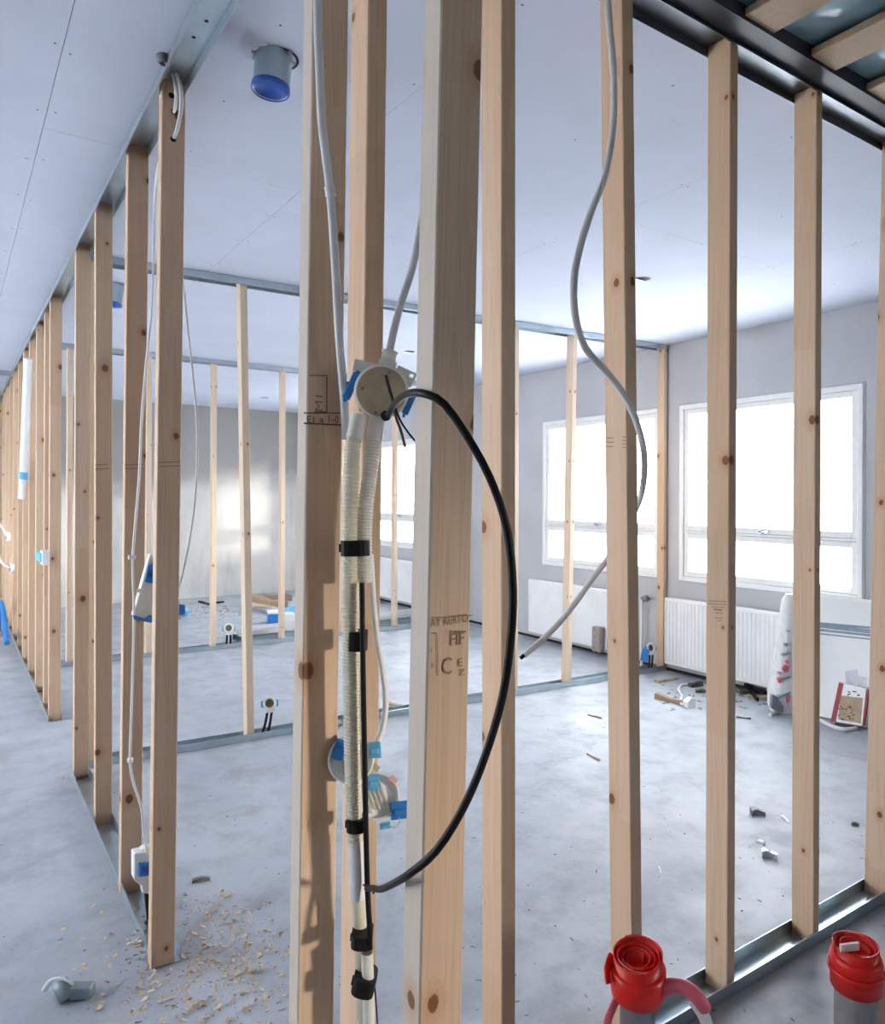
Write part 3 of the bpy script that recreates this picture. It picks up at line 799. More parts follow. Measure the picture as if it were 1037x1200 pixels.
cable('white_cable', [Q(186, 190, 2.30), Q(182, 225, 2.42), Q(180, 290, 2.45), Q(178, 360, 2.45), Q(171, 430, 2.45), Q(166, 490, 2.45), Q(163, 560, 2.45), Q(158, 620, 2.45), Q(155.5, 660, 2.45), Q(157, 720, 2.45), Q(155, 800, 2.45), Q(152.5, 880, 2.45), Q(152.5, 897, 2.45), Q(157, 920, 2.45), Q(165.5, 945, 2.45), Q(168, 970, 2.45), Q(172, 1000, 2.45)], .0040, CABW,
      'long white cable hanging down past the second stud to the low socket box', group=GW, step=.03)
cable('white_cable', [Q(208, 296, 2.2375), Q(211, 312, 2.30), Q(215, 335, 2.36), Q(220, 385, 2.4), Q(226, 440, 2.4), Q(230.5, 490, 2.4), Q(231, 545, 2.4), Q(227, 600, 2.4), Q(219, 648, 2.4), Q(210, 685, 2.4), Q(196, 700, 2.42)], .0038, CABG,
      'thin grey-white cable bowing out on the right side of the doorway stud', group=GW, step=.03)
c = Q(156, 653, 2.45); tag(MB().box((-.014, -.007, -.006), (.007, .007, .006), Matrix.Translation(c)).build('cable_clip', CABW), 'small white clip on the long white cable, level with the tilted box bank', 'clip')
c = Q(152.5, 891, 2.45); tag(MB().lathe([(0, -.008), (.009, -.006), (.009, .006), (0, .008)], 10, Matrix.Translation(c)).build('cable_clip', CABW), 'small white knot clip low on the long white cable near the floor track', 'clip')

# tilted multi-gang box between the studs
c = Q(186, 690, 2.46)
wb = thing('socket_box_bank', 'white tilted socket box bank with blue clips, half hidden behind the doorway stud', 'electrical box', c)
poly = [(176, 649), (156, 722), (178, 727), (213, 726), (214, 712), (190, 660)]
def slab(mb, poly, y, th):
    f_ = [Q(u, v, y) for u, v in poly]; b_ = [p + Vector((0, th, 0)) for p in f_]; n = len(poly)
    mb.add(f_ + b_, [tuple(range(n)), tuple(range(2*n-1, n-1, -1))] + [(i, n+i, n+(i+1) % n, (i+1) % n) for i in range(n)]); return mb
slab(MB(), poly, 2.45, .035).build('housing', IVORY, wb, .002)
for pl in ([(174, 663), (172, 676), (181, 677), (181, 658)], [(173, 668), (169.5, 682), (180, 684), (180, 668)], [(156, 721), (157, 726), (177, 730), (184, 724), (176, 721), (170, 725)], [(209, 708), (209, 722), (217, 720), (217, 709)]):
    slab(MB(), pl, 2.44, .016).build('blue_clip', BLUE, wb, .001)
for pl in ([(161, 690), (160, 694), (166, 695), (167, 690)], [(176, 712), (175, 718), (182, 719), (182, 712)]):
    slab(MB(), pl, 2.446, .006).build('screw_boss', WHITEPL, wb)

# low socket box with black conduit
c = Q(171, 1020, 2.46)
lb = thing('socket_box', 'white socket box with a blue clip low on the second stud beside the doorway', 'electrical box', c)
slab(MB(), [(157, 1001), (157, 1032), (165, 1038), (183, 1040), (184, 1000), (170, 998)], 2.45, .045).build('housing', WHITEPL, lb, .003)
slab(MB(), [(165, 997), (184, 1001), (183, 991), (170, 993)], 2.455, .03).build('neck', IVORY, lb, .002)
slab(MB(), [(163, 1013), (163, 1028), (178, 1026), (178, 1012)], 2.437, .016).build('blue_clip', BLUE, lb, .001)
slab(MB(), [(166.5, 1016), (166.5, 1024), (175, 1023), (175, 1015.5)], 2.434, .004).build('clip_slot', BLUECAP, lb)
slab(MB(), [(166, 1036), (167, 1047), (178, 1048), (178, 1036)], 2.45, .03).build('spigot', WHITEPL, lb, .002)
cable('black_conduit', [Q(172, 1046, 2.462), Q(173.5, 1062, 2.455), Q(175.5, 1090, 2.45), Vector((.515, 2.45, .002))], .008, BLACK, 'short black conduit rising from the floor into the low socket box', 'conduit', step=.02)

for u, v in ((242, 25), (227, 44)):
    c = at(u, v, 'Z', H-.0028)
    MB().lathe([(0, 0), (.0055, 0), (.0055, .0012)], 10, Matrix.Translation(c)).build('screw_head', DARK, TRACK_A)

# small boxes on partitions: white ring, dark inside, two black conduits
def floor_socket(u, v, y, r, foot, label, gl):
    c = Q(u, v, y)
    t = thing('round_socket_box', label, 'electrical box', c, 'round socket boxes on conduit stubs')
    n = Vector((-.25, -1, .25)); f = frame(c, n)
    MB().lathe([(r*.62, -.03), (r, -.028), (r*1.12, -.002), (r*1.12, .004), (r*.74, .006), (r*.68, -.02)], 24, f).build('rim', WHITEPL, t)
    MB().lathe([(r*.70, -.012), (0, -.014)], 24, f).build('back_plate', KHAKI, t)
    for s in (-1, 1):
        MB().box((s*r*1.15-r*.26, -r*.6, -.02), (s*r*1.15+r*.26, r*.45, .002), f).build('blue_clip', LBLUE, t, .001)
    MB().box((-r*.6, -r*1.5, -.026), (r*.6, -r*.9, .0), f).build('neck', WHITEPL, t)
    for s in (-1, 1):
        a = f @ Vector((s*r*.34, -r*1.35, -.012)); b = Vector((foot[0] + s*r*.5, foot[1], .002))
        MB().tube(smooth_path([a, a.lerp(b, .5) + Vector((.004, 0, 0)), b], .02), r*.22, 8).build('conduit_leg', BLACK, t)
        p2 = a.lerp(b, .86); MB().tube([p2, b], r*.26, 8).build('conduit_tip', WHITEPL, t)
    return t
floor_socket(316, 824, 3.955, .034, at(309, 862, 'Y', 3.955), 'round white socket box on two black stubs at the near floor track, middle left', 0)
floor_socket(268, 736, 6.50, .040, at(267, 758, 'Y', 6.50), 'round white socket box on two black stubs at the rear partition', 0)
floor_socket(763, 759, 3.82, .036, at(761, 776, 'Y', 3.82), 'round white socket box with dark blue sleeve by the window wall', 0)
c = Q(756, 768, 3.80)
tag(MB().box((-.028, -.02, -.045), (.022, .02, .05), Matrix.Translation(c) @ Matrix.Rotation(.3, 4, 'Y')).build('blue_sleeve', BLUE, bevel=.004), 'dark blue plastic sleeve beside the socket box by the window wall', 'sleeve')

# far left: white plastic duct, boxes, pipes
wd = thing('cable_duct', 'white plastic duct hanging tilted on the far left studs', 'duct', at(29, 500, 'X', .45))
MB().tube([at(33, 420, 'X', .45), at(27.5, 556, 'X', .45)], .028, 12, squash=.6).build('duct_pipe', WHITEPL, wd)
MB().tube([at(27.7, 553, 'X', .45), at(27.4, 561, 'X', .45)], .031, 12, squash=.65).build('joint_ring', LBLUE, wd)
MB().tube([at(27.3, 560, 'X', .45), at(26, 584, 'X', .45)], .026, 12, squash=.6).build('end_piece', WHITEPL, wd)
bb = thing('blue_socket_box', 'small blue socket box with white rim on the far left studs', 'electrical box', at(50, 652, 'X', .47))
c = at(50, 652, 'X', .47)
MB().box((-.03, -.16, -.026), (.02, .10, .03), Matrix.Translation(c)).build('housing', LBLUE, bb, .004)
MB().box((-.02, .02, -.04), (.02, .13, .045), Matrix.Translation(c+Vector((.0, -.2, 0)))).build('rim', WHITEPL, bb, .004)
for u, v, lab in ((10, 662, 'lower white ring box at far left edge'), (10, 630, 'upper white ring box at far left edge')):
    c = at(u, v, 'X', .478); c.y = 8.02 if v > 640 else 8.62
    t = thing('ring_box', lab + ' of the corridor studs', 'electrical box', c)
    f = frame(c, (-1, -.15, 0)); MB().lathe([(.028, -.02), (.05, -.02), (.05, .01), (.034, .012)], 18, f).build('rim', WHITEPL, t)
    MB().lathe([(.034, .0), (0, -.004)], 18, f, False).build('back_plate', SCREW, t)
ra, rb = at(10, 630, 'X', .472), at(10, 662, 'X', .472); ra.y, rb.y = 8.62, 8.02
cable('white_cable', [ra, ra + Vector((-.06, -.05, .12)), ra.lerp(rb, .5) + Vector((-.10, 0, .16)), rb + Vector((-.08, .05, .06)), rb], .012, CABW, 'white cable looping between the two ring boxes at the far left edge', step=.05)
for dx, mt, lab in ((0, BLUE, 'blue pipe bending out of the floor at far left'), (4, DEEPRED, 'dark red pipe bending out of the floor at far left')):
    cable('bent_pipe', [Vector((.40-dx*.03, y, z)) for y, z in ((7.2, .10), (7.7, .30), (8.1, .34), (8.4, .22), (8.5, .0))], .022, mt, lab, 'pipe', step=.05)

# ------------------------------------------------------------------ ceiling ducts with blue caps
def duct(c, r, h, label):
    t = thing('ventilation_duct', label, 'duct', c, 'blue-capped ducts in the ceiling')
    m = Matrix.Translation(c) @ Matrix.Rotation(.10, 4, 'Y')
    MB().lathe([(r*.97, .0), (r, -.002), (r, -h+.012), (r*1.03, -h+.01), (r*1.03, -h), (r*.96, -h), (r*.955, -.002)], 40, m).build('duct_pipe', steel('duct_zinc_%d' % len(WM), (.55, .66, .70), .35), t)
    MB().lathe([(r*1.035, -h+.010), (r*1.045, -h-.002), (r*1.0, -h-.004), (r*.96, -h+.002), (0, -h+.010)], 40, m).build('blue_cap', BLUECAP, t)
    MB().lathe([(r*1.02, -.0008), (r*1.17, -.0008)], 40, Matrix.Translation(c + Vector((.012, .006, 0))), False).build('cut_gap', DARK, t)
    e = MB(); rr = random.Random(3)
    for i in range(14):
        a = rr.uniform(0, 6.28); e.box((-.004, -.004, -.003), (.006, .005, 0), Matrix.Translation(c + Vector((math.cos(a)*r*1.1, math.sin(a)*r*1.1, 0))) @ Matrix.Rotation(a, 4, 'Z'))
    s = e.build('torn_edge', GYP, t); s['kind'] = 'stuff'
duct(at(321, 66, 'Z', H), .050, .095, 'blue-capped round metal duct in the ceiling right of the doorway stud')
duct(at(134, 333, 'Z', H), .052, .12, 'blue-capped round metal duct in the ceiling, small, behind the third left stud')
for u, v, lab in ((753, 327, 'dark oval lamp hole in the ceiling right of the hanging cable'), (480, 412, 'small lamp hole in the ceiling left of the centre stud'), (310, 466, 'far lamp hole in the ceiling over the concrete wall')):
    c = at(u, v, 'Z', H); t = thing('lamp_hole', lab, 'lamp hole', c, 'lamp holes in the ceiling')
    MB().lathe([(.036, -.001), (.046, -.001), (.046, .001)], 24, Matrix.Translation(c), False).build('rim', SCREW, t)
    MB().lathe([(0, -.0012), (.0365, -.0012)], 24, Matrix.Translation(c), False).build('hole', DARK, t)
    MB().box((-.05, -.006, -.012), (.01, .006, -.002), Matrix.Translation(c)).build('bracket', STEEL, t)

# ------------------------------------------------------------------ radiators
def radiator(ya, yb, za, zb, label, dp=.0045):
    t = thing('radiator', label, 'radiator', (XW-.07, (ya+yb)/2, za), 'radiators under the windows')
    x0, x1 = XW-.105, XW-.03
    b = MB(); n = int((yb-ya)/.033)
    prof = []
    for i in range(n):
        y = ya+.01+(yb-ya-.02)*i/n; w = (yb-ya-.02)/n
        prof += [(x0, y), (x0, y+w*.5), (x0+dp, y+w*.62), (x0+dp, y+w*.9)]
    prof += [(x0, yb-.01), (x1, yb-.01), (x1, ya+.01)]
    b.prism(prof, za+.02, zb-.02); b.build('front_panel', RADW, t)
    g = MB(); g.box((x0-.004, ya, zb-.022), (x1, yb, zb)); g.box((x0-.003, ya, za), (x1, yb, za+.022)); g.build('rail', RADW, t, .002)
    for y in (ya, yb-.012): MB().box((x0-.003, y, za+.02), (x1, y+.012, zb-.02)).build('side_cover', RADW, t)
    for y in (ya+.15, yb-.15): MB().box((x1, y-.02, za+.06), (XW-.002, y+.02, zb-.06)).build('bracket', WHITEP, t)
    return t
radiator(2.80, 3.742, .075, .582, 'white ribbed radiator under the right window, behind the debris')
radiator(4.34, 5.345, .072, .57, 'white smooth-faced radiator under the middle window, left of the hanging cable stud', .0012)
radiator(7.35, 8.55, .075, .57, 'white ribbed radiator under the far window, between the conduits and centre stud')
rp = thing('radiator_pipe', 'thin white radiator pipe with a grey valve rising between the two windows', 'pipe', (XW-.05, 4.05, 0))
px = at(752, 700, 'X', XW-.05)
MB().tube([(XW-.05, px.y, .0), (XW-.05, px.y, px.z-.01)], .011, 10).build('riser', WHITEP, rp)
MB().tube([(XW-.05, px.y+.0, px.z-.01), (XW-.05, px.y-.07, px.z-.005)], .014, 10).build('valve', SCREW, rp)
MB().lathe([(0, -.03), (.022, -.03), (.024, .0), (.018, .02), (0, .02)], 14, Matrix.Translation((XW-.05, px.y-.04, px.z))).build('valve_cap', SCREW, rp)
GREYC = plain('grey_cloth', (.30, .27, .25), .85, var=.15)
tag(MB().box((XW-.17, 4.36, .05), (XW-.11, 4.46, .26)).build('carton_flap', GREYC, bevel=.01), 'brownish carton piece leaning on the left radiator end', 'carton')

# ------------------------------------------------------------------ things below the right window
pb = thing('leaning_panel', 'large white insulation panel with blue-grey printed lines, leaning by the right window', 'panel', (4.47, 2.4, 0))
def pan(u, v, off=0):                         # plane of the leaning panel
    n = Vector((-.965, -.10, .20)).normalized(); o = Vector((4.45, 2.42, 0)) + n*off
    d = ray(u, v); return EYE + d*((o-EYE).dot(n)/d.dot(n))
nP = Vector((-.965, -.10, .20)).normalized()
def pslab(mb, poly, off, th):
    f_ = [pan(u, v, off) for u, v in poly]; b_ = [p - nP*th for p in f_]; n = len(poly)
    return mb.add(f_+b_, [tuple(range(n)), tuple(range(2*n-1, n-1, -1))] + [(i, n+i, n+(i+1) % n, (i+1) % n) for i in range(n)])
pslab(MB(), [(945, 694), (1021, 703), (1019, 853), (945, 836)], 0, .03).build('board', RADW, pb, .002)
for v0, v1, w in ((729, 733.5, 1.2), (731, 738, 2.6), (736.5, 742.5, 1.4), (741, 747, .8)):
    pslab(MB(), [(945, v0-w), (1019.5, v1-w+2), (1019.5, v1+w+2), (945, v0+w)], .0016, .001).build('printed_line', BLUEINK, pb)
for pl in ([(990, 787), (1004, 784), (1006, 800), (992, 803)], [(1004, 792), (1016, 794), (1016, 804), (1005, 803)]):
    pslab(MB(), pl, .002, .0015).build('label_patch', plain('lilac_print_%d' % pl[0][0], (.68, .68, .75), .6), pb)
pslab(MB(), [(945, 694), (1021, 703), (1020.5, 707), (945, 698)], .006, .05).build('top_edge', WHITEPL, pb)

# sack
sk = thing('plaster_sack', 'white printed sack standing behind a stud, by the debris under the right window', 'sack', at(918, 836, 'Z', 0))
sb = MB(); c0 = at(921, 836, 'Z', 0); k = (c0-EYE).dot(fwd)/F
xs = Vector((rgt.x, rgt.y, 0)).normalized(); ds = Vector((fwd.x, fwd.y, 0)).normalized()
rings = [(836, 908, 938, .06), (828, 905, 940, .075), (812, 906, 941, .08), (780, 911, 942, .08), (750, 915, 942, .075), (722, 919, 942, .06), (705, 921, 941, .045), (697, 925, 938, .02)]
vs = []; fs = []
SG = 18
for v, ua, ub, dep in rings:
    z = max(0.0, (836-v)*k)
    cx = ((ua+ub)/2-921)*k; w = (ub-ua)/2*k
    for j in range(SG):
        a = 2*math.pi*j/SG; ca, sa = math.cos(a), math.sin(a)
        e = lambda x: math.copysign(abs(x)**.7, x)
        wob = 1 + .05*noise.noise(Vector((ca*2, sa*2, z*9)))
        vs.append(c0 + xs*(cx + w*e(ca)*wob) + ds*(.05 + dep*e(sa)*wob) + Vector((0, 0, z)))
for i in range(len(rings)-1):
    for j in range(SG):
        j2 = (j+1) % SG; fs.append((i*SG+j, i*SG+j2, (i+1)*SG+j2, (i+1)*SG+j))
sb.add(vs, fs, True); sb.add(vs[-SG:], [tuple(range(SG))], True); sb.add(vs[:SG], [tuple(range(SG-1, -1, -1))])
sb.build('bag', plain('sack_paper', (.80, .81, .80), .55, var=.06, vs=25), sk)
def sackq(pl, mat, name):
    d0 = (c0-EYE).dot(fwd) - .042
    f_ = [deep(u, v, d0) for u, v in pl]; b_ = [p + ds*.03 for p in f_]; n = len(pl)
    MB().add(f_+b_, [tuple(range(n)), tuple(range(2*n-1, n-1, -1))] + [(i, n+i, n+(i+1) % n, (i+1) % n) for i in range(n)]).build(name, mat, sk)
PRED = plain('pinkish_red_print', (.72, .16, .20), .6)
for pl in ([(912, 796), (915, 794), (917, 798), (914, 801)], [(918, 784), (920, 779), (925, 782), (923, 788), (919, 788)], [(921, 775), (924, 774), (924, 780)], [(922, 818), (926, 815), (926, 822), (923, 825)]): sackq(pl, PRED, 'red_print')
for pl in ([(917, 767), (926, 764), (926, 766), (917, 769)], [(912, 789), (916, 788), (915, 791)], [(918, 795), (926, 792), (926, 794), (919, 797)], [(911, 817), (926, 811), (926, 813), (912, 819)], [(920, 755), (923, 754), (923, 758), (921, 758)], [(923, 739), (925, 739), (925, 741)]): sackq(pl, BLUEINK, 'grey_print')
sackq([(905, 815), (907, 814), (918, 828), (918, 835), (909, 833), (904, 830)], GREYPIPE, 'dark_corner')

# carton leaning in front of the panel
bx = thing('carton', 'small carton with dark red stripe and print, leaning on the white panel', 'carton', pan(995, 850, .03))
pslab(MB(), [(984.5, 800), (1016.5, 807), (1011, 851), (973, 845)], .085, .075).build('body', WHITEPL, bx, .002)
pslab(MB(), [(983, 799.5), (988.5, 801), (979, 846.5), (973, 845.5)], .087, .012).build('red_stripe', DEEPRED, bx)
pslab(MB(), [(985, 815), (1011, 818), (1008.5, 848), (982, 843)], .0866, .002).build('brown_panel', CARD, bx)
pslab(MB(), [(1015, 807), (1018, 810), (1012, 850), (1010, 851)], .087, .02).build('red_edge', DEEPRED, bx)
rr = random.Random(5); ip = MB()
for i in range(26):
    u, v = rr.uniform(982, 1000), rr.uniform(826, 843)
    if i > 18: u, v = rr.uniform(992, 1010), rr.uniform(808, 814)
    pslab(ip, [(u, v), (u+rr.uniform(1, 3.5), v+.6), (u+rr.uniform(1, 3), v+1.8), (u-.4, v+1.3)], .0875, .0006)
o = ip.build('fine_print', INK, bx); o['kind'] = 'stuff'
cable('floor_cable', [at(961, 844, 'Z', .012), at(975, 851, 'Z', .012), at(990, 855, 'Z', .012), at(1003, 853, 'Z', .012)], .012, CABW, 'white cable lying on the floor in front of the carton', step=.04)
cable('floor_cable', [at(902, 838, 'Z', .012), at(910, 834, 'Z', .012), deep(918, 826, 4.72), deep(926, 815, 4.75), deep(945, 806, 4.8)], .011, CABW, 'white cable draped over the sack down to the floor', step=.04)

# ------------------------------------------------------------------ debris under the window
def strip(u0, v0, u1, v1, w, h, mat, name, label, cat, z=0, group=None, bend=0):
    p, q_ = at(u0, v0, 'Z', z), at(u1, v1, 'Z', z)
    d = (q_-p); L_ = d.length; d.normalize(); n = Vector((-d.y, d.x, 0)); b = MB()
    m = Matrix.Identity(4)
    for i in range(3): m[i][0], m[i][1], m[i][2], m[i][3] = d[i], n[i], (0, 0, 1)[i], p[i]
    nseg = 5; top = []
    for i in range(nseg+1):
        t = i/nseg; o = bend*math.sin(t*math.pi); ww = w*(.75+.25*math.sin(2.2+t*2.5)); hh = h*(1+.25*math.sin(t*5+u0))
        top += [(t*L_, o-ww/2, 0), (t*L_, o+ww/2, 0), (t*L_, o+ww/2*.9, hh), (t*L_, o-ww/2*.9, hh)]
    fs = [(3, 2, 1, 0)] + [tuple(nseg*4+i for i in range(4))]
    for i in range(nseg):
        for j in range(4): fs.append((i*4+j, i*4+(j+1) % 4, (i+1)*4+(j+1) % 4, (i+1)*4+j))
    b.add(top, fs, False, m)
    return tag(b.build(name, mat), label, cat, group)
GDB = 'scraps under the right window'
strip(864, 812, 900, 812, .10, .03, DEBRIS, 'dark_scrap', 'flat black scrap lying under the right radiator', 'scrap', group=GDB)
strip(866, 801, 893, 806, .08, .035, OLDWOOD, 'dark_scrap', 'brown scrap behind the flat black one under the radiator', 'scrap', group=GDB, bend=.03)
strip(874, 806, 888, 822, .03, .03, BLACK, 'dark_scrap', 'narrow black strip across the scrap pile under the radiator', 'scrap', .01, group=GDB)
strip(876, 818, 899, 820, .07, .02, STRAW, 'pale_scrap', 'pale scrap at the front of the pile under the radiator', 'scrap', group=GDB)
strip(888, 803, 912, 797, .16, .02, GREYC, 'grey_scrap', 'grey sheet scrap between the radiator and the sack', 'scrap', group=GDB)
strip(808, 805, 823, 804, .05, .03, DEBRIS, 'dark_scrap', 'small black scrap left of the right radiator debris', 'scrap', group=GDB)
strip(815, 811, 826, 812, .05, .02, DEBRIS, 'dark_scrap', 'small dark scrap partly behind the stud before the right window', 'scrap', group=GDB)
strip(769, 818, 811, 829, .045, .03, OLDWOOD, 'wood_offcut', 'brown wood offcut lying on the floor before the right window', 'offcut', group=GDB)
strip(803, 829, 813, 828, .06, .05, WHITEPL, 'plaster_lump', 'white lump at the end of the brown wood offcut', 'lump')
strip(769, 800, 794, 796, .05, .015, STRAW, 'wood_sliver', 'long pale sliver near the orange-toned stud foot', 'sliver')
cable('floor_cable', [at(u, v, 'Z', .01) for u, v in ((812, 802), (800, 802), (795, 808), (799, 815), (797, 822), (800, 827))], .008, CABW, 'thin white cable curled on the floor before the right window', step=.03)
strip(863, 841, 880, 843, .012, .008, DEBRIS, 'thin_twig', 'thin dark twig behind the stud before the right window', 'twig')
strip(689, 838, 705, 842.5, .012, .008, OLDWOOD, 'thin_twig', 'upper thin dark twig on the floor left of the cable stud', 'twig')
strip(688, 884, 703, 892, .010, .007, OLDWOOD, 'thin_twig', 'lower thin dark twig on the floor left of the cable stud', 'twig')
strip(880, 954, 896, 955, .05, .02, SCREW, 'metal_scrap', 'grey crumpled metal scrap, upper one on the floor between the studs', 'scrap', bend=.01)
strip(893, 1003, 911, 1006, .035, .02, STEEL, 'metal_scrap', 'shiny metal scrap, lower one on the floor between the studs', 'scrap', bend=.01)
strip(888, 985, 896, 989, .02, .01, WHITEPL, 'white_scrap', 'small white scrap above the shiny metal scrap', 'scrap')
strip(916, 957, 924, 965, .012, .008, WHITEPL, 'white_scrap', 'white sliver beside the stud before the right window part', 'scrap')
strip(772, 1016, 775, 1024, .006, .004, WHITEPL, 'white_scrap', 'tiny white shaving on the floor right of the cable stud', 'scrap')
strip(998, 966, 1006, 968, .02, .01, DEBRIS, 'dark_scrap', 'small dark scrap left of the rightmost stud', 'scrap')
strip(225, 1034, 246, 1031, .022, .012, GRIT, 'dark_scrap', 'thin dark sliver on the floor right of the doorway stud', 'scrap')
strip(455, 825, 470, 829, .04, .015, STRAW, 'dark_scrap', 'small scrap on the floor beyond the conduits', 'scrap')

# rear room: planks, steel bundle, cartons
GR = 'planks heaped at the rear wall'
for i, (a, b_, z) in enumerate((((292, 708), (322, 712), 0), ((297, 704), (334, 712), .078), ((305, 701), (340, 704), 0))):
    strip(*a, *b_, .16, .06, OLDWOOD if i else PALE, 'plank', ['pale plank at the bottom of the heap by the concrete wall', 'brown plank on top of the heap by the concrete wall', 'brown plank at the back of the heap by the concrete wall'][i], 'plank', z, GR)
ct = thing('blue_carton', 'blue carton with white top near the rear partition stud', 'carton', at(319, 729, 'Z', 0))
c = at(320, 730, 'Z', 0)
mm = Matrix.Translation(c) @ Matrix.Rotation(-.3, 4, 'Z')
MB().box((-.06, -.10, 0), (.10, .10, .11), mm).build('body', BLUE, ct, .004); MB().box((-.06, -.10, .11), (.12, .12, .125), mm).build('lid', WHITEPL, ct)
MB().box((.10, -.09, .002), (.22, .09, .10), mm).build('side', WHITEPL, ct, .004)
strip(330, 724, 345, 720, .12, .09, LBLUE, 'blue_bag', 'light blue crumpled bag right of the blue carton', 'bag')
GS = 'steel profiles stacked on the floor'
for i in range(4):
    a = at(284, 754, 'Z', 0); d = Vector((2.1, .12, 0)).normalized()
    strip_ = MB(); n = Vector((-d.y, d.x, 0)); p = a + n*(.02+.012*(i//2))
    z = .0 + .055*(i // 2) + (.001 if i else 0)
    off = n*(.12*(i % 2)); b2 = p + off
    t_ = MB()
    for (ca, cb, za, zb) in ((0, .10, 0, .002), (0, .002, 0, .05), (.098, .10, 0, .05)):
        vs = [b2+n*ca, b2+n*cb, b2+n*cb+d*2.4, b2+n*ca+d*2.4]
        t_.add([v+Vector((0, 0, z+za)) for v in vs] + [v+Vector((0, 0, z+zb)) for v in vs], [(3, 2, 1, 0), (4, 5, 6, 7), (0, 1, 5, 4), (1, 2, 6, 5), (2, 3, 7, 6), (3, 0, 4, 7)])
    tag(t_.build('steel_profile', STEEL if i < 2 else plain('pale_zinc_%d' % i, (.72, .74, .74), .4, .2)), ['front lower', 'rear lower', 'front upper', 'rear upper'][i] + ' steel profile lying behind the rear partition', 'profile', GS)
for i, (a, b_) in enumerate((((234, 706), (250, 710)), ((244, 709), (262, 706)))):
    strip(*a, *b_, .05, .02, BLACK, 'black_strip', ['left', 'right'][i] + ' black strip crossed on the floor at the rear wall', 'strip', i*.027)
c = Vector((1.95, 7.6, 0))
c = at(214, 727, 'Z', 0)
sp = thing('blue_spool', 'light blue spool on the rear floor just right of the doorway stud', 'spool', c)
m_ = Matrix.Translation(c + Vector((0, 0, .09))) @ Matrix.Rotation(1.4, 4, 'X')
MB().lathe([(0, -.05), (.055, -.05), (.055, -.04), (.035, -.04), (.035, .04), (.055, .04), (.055, .05), (0, .05)], 20, m_).build('reel', LBLUE, sp)
MB().lathe([(.034, -.039), (.048, -.037), (.048, .037), (.034, .039)], 20, m_).build('winding', WHITEPL, sp)

# ------------------------------------------------------------------ red-topped pipes by the front wall
def coil(c, r, h, turns, tilt, seed):
    b = MB(); m = Matrix.Translation(c) @ Matrix.Rotation(tilt[0], 4, 'X') @ Matrix.Rotation(tilt[1], 4, 'Y')
    n = int(turns*30); vs = []; th = .0022
    for i in range(n+1):
        a = 2*math.pi*i/30; rr_ = r*(.34 + .66*i/n) if i < n-30 else r*(.34+.66*(n-30)/n) + (i-n+30)/30*r*.05
        wob = 1 + .03*math.sin(a*2+seed) + .012*math.sin(a*3.3+seed*2)
        top = h*(.5 - .16*(1-i/n) + .03*math.sin(a*1.3+seed))
        for rad, z in ((rr_*wob, -h*.5), (rr_*wob, -h*.12), (rr_*wob, top), (rr_*wob-th, top), (rr_*wob-th, -h*.5)):
            vs.append((rad*math.cos(a), rad*math.sin(a), z))
    fs = []
    for i in range(n):
        for j in range(5):
            fs.append((i*5+j, i*5+(j+1) % 5, (i+1)*5+(j+1) % 5, (i+1)*5+j))
    b.add(vs, fs, True, m); return b
# nearer one
c1 = deep(747, 1143, 1.45)
base = Vector((c1.x, c1.y, 0))
pt = thing('capped_pipe', 'grey floor pipe with a red film roll on top, trailing the pink strap', 'pipe', base, 'grey pipes with red tops')
MB().tube([base, Vector((c1.x, c1.y, c1.z-.01))], .034, 24).build('pipe', GREYPIPE, pt)
coil(c1 + Vector((0, 0, .005)), .056, .088, 4.2, (.10, -.13), 1).build('red_roll', RED, pt)
MB().lathe([(.0, -.046), (.040, -.046), (.052, -.036), (.0545, -.01), (.0545, .02), (.050, .022), (.0, .012)], 32, Matrix.Translation(c1 + Vector((0, 0, .0))) @ Matrix.Rotation(.10, 4, 'X') @ Matrix.Rotation(-.13, 4, 'Y')).build('red_core', RED, pt)
MB().tube(smooth_path([deep(716, 1120, 1.46), deep(711, 1135, 1.44), deep(713, 1152, 1.43)], .01), .010, 8, squash=.5).build('red_fold', RED, pt)
sp1 = thing('pipe_strap', 'pink-red strap with white end curving right from the nearer pipe top', 'strap', deep(800, 1160, 1.42))
MB().tube(smooth_path([deep(777, 1159, 1.43), deep(790, 1155, 1.42), deep(804, 1158, 1.41), deep(816, 1168, 1.40), deep(824, 1181, 1.40)], .008), .018, 12, squash=.75).build('pink_band', PINK, sp1)
MB().tube(smooth_path([deep(812, 1172, 1.40), deep(821, 1184, 1.395), deep(828, 1200, 1.39), deep(832, 1240, 1.39), deep(834, 1300, 1.40)], .008), .012, 10, squash=.4).build('white_end', WHITEPL, sp1)
tag(MB().tube(smooth_path([deep(722, 1172, 1.45), deep(715, 1188, 1.44), deep(711, 1205, 1.44), deep(710, 1260, 1.45)], .01), .011, 8, squash=.4).build('red_ribbon', PINK), 'red ribbon hanging at the left of the nearer grey pipe', 'ribbon')
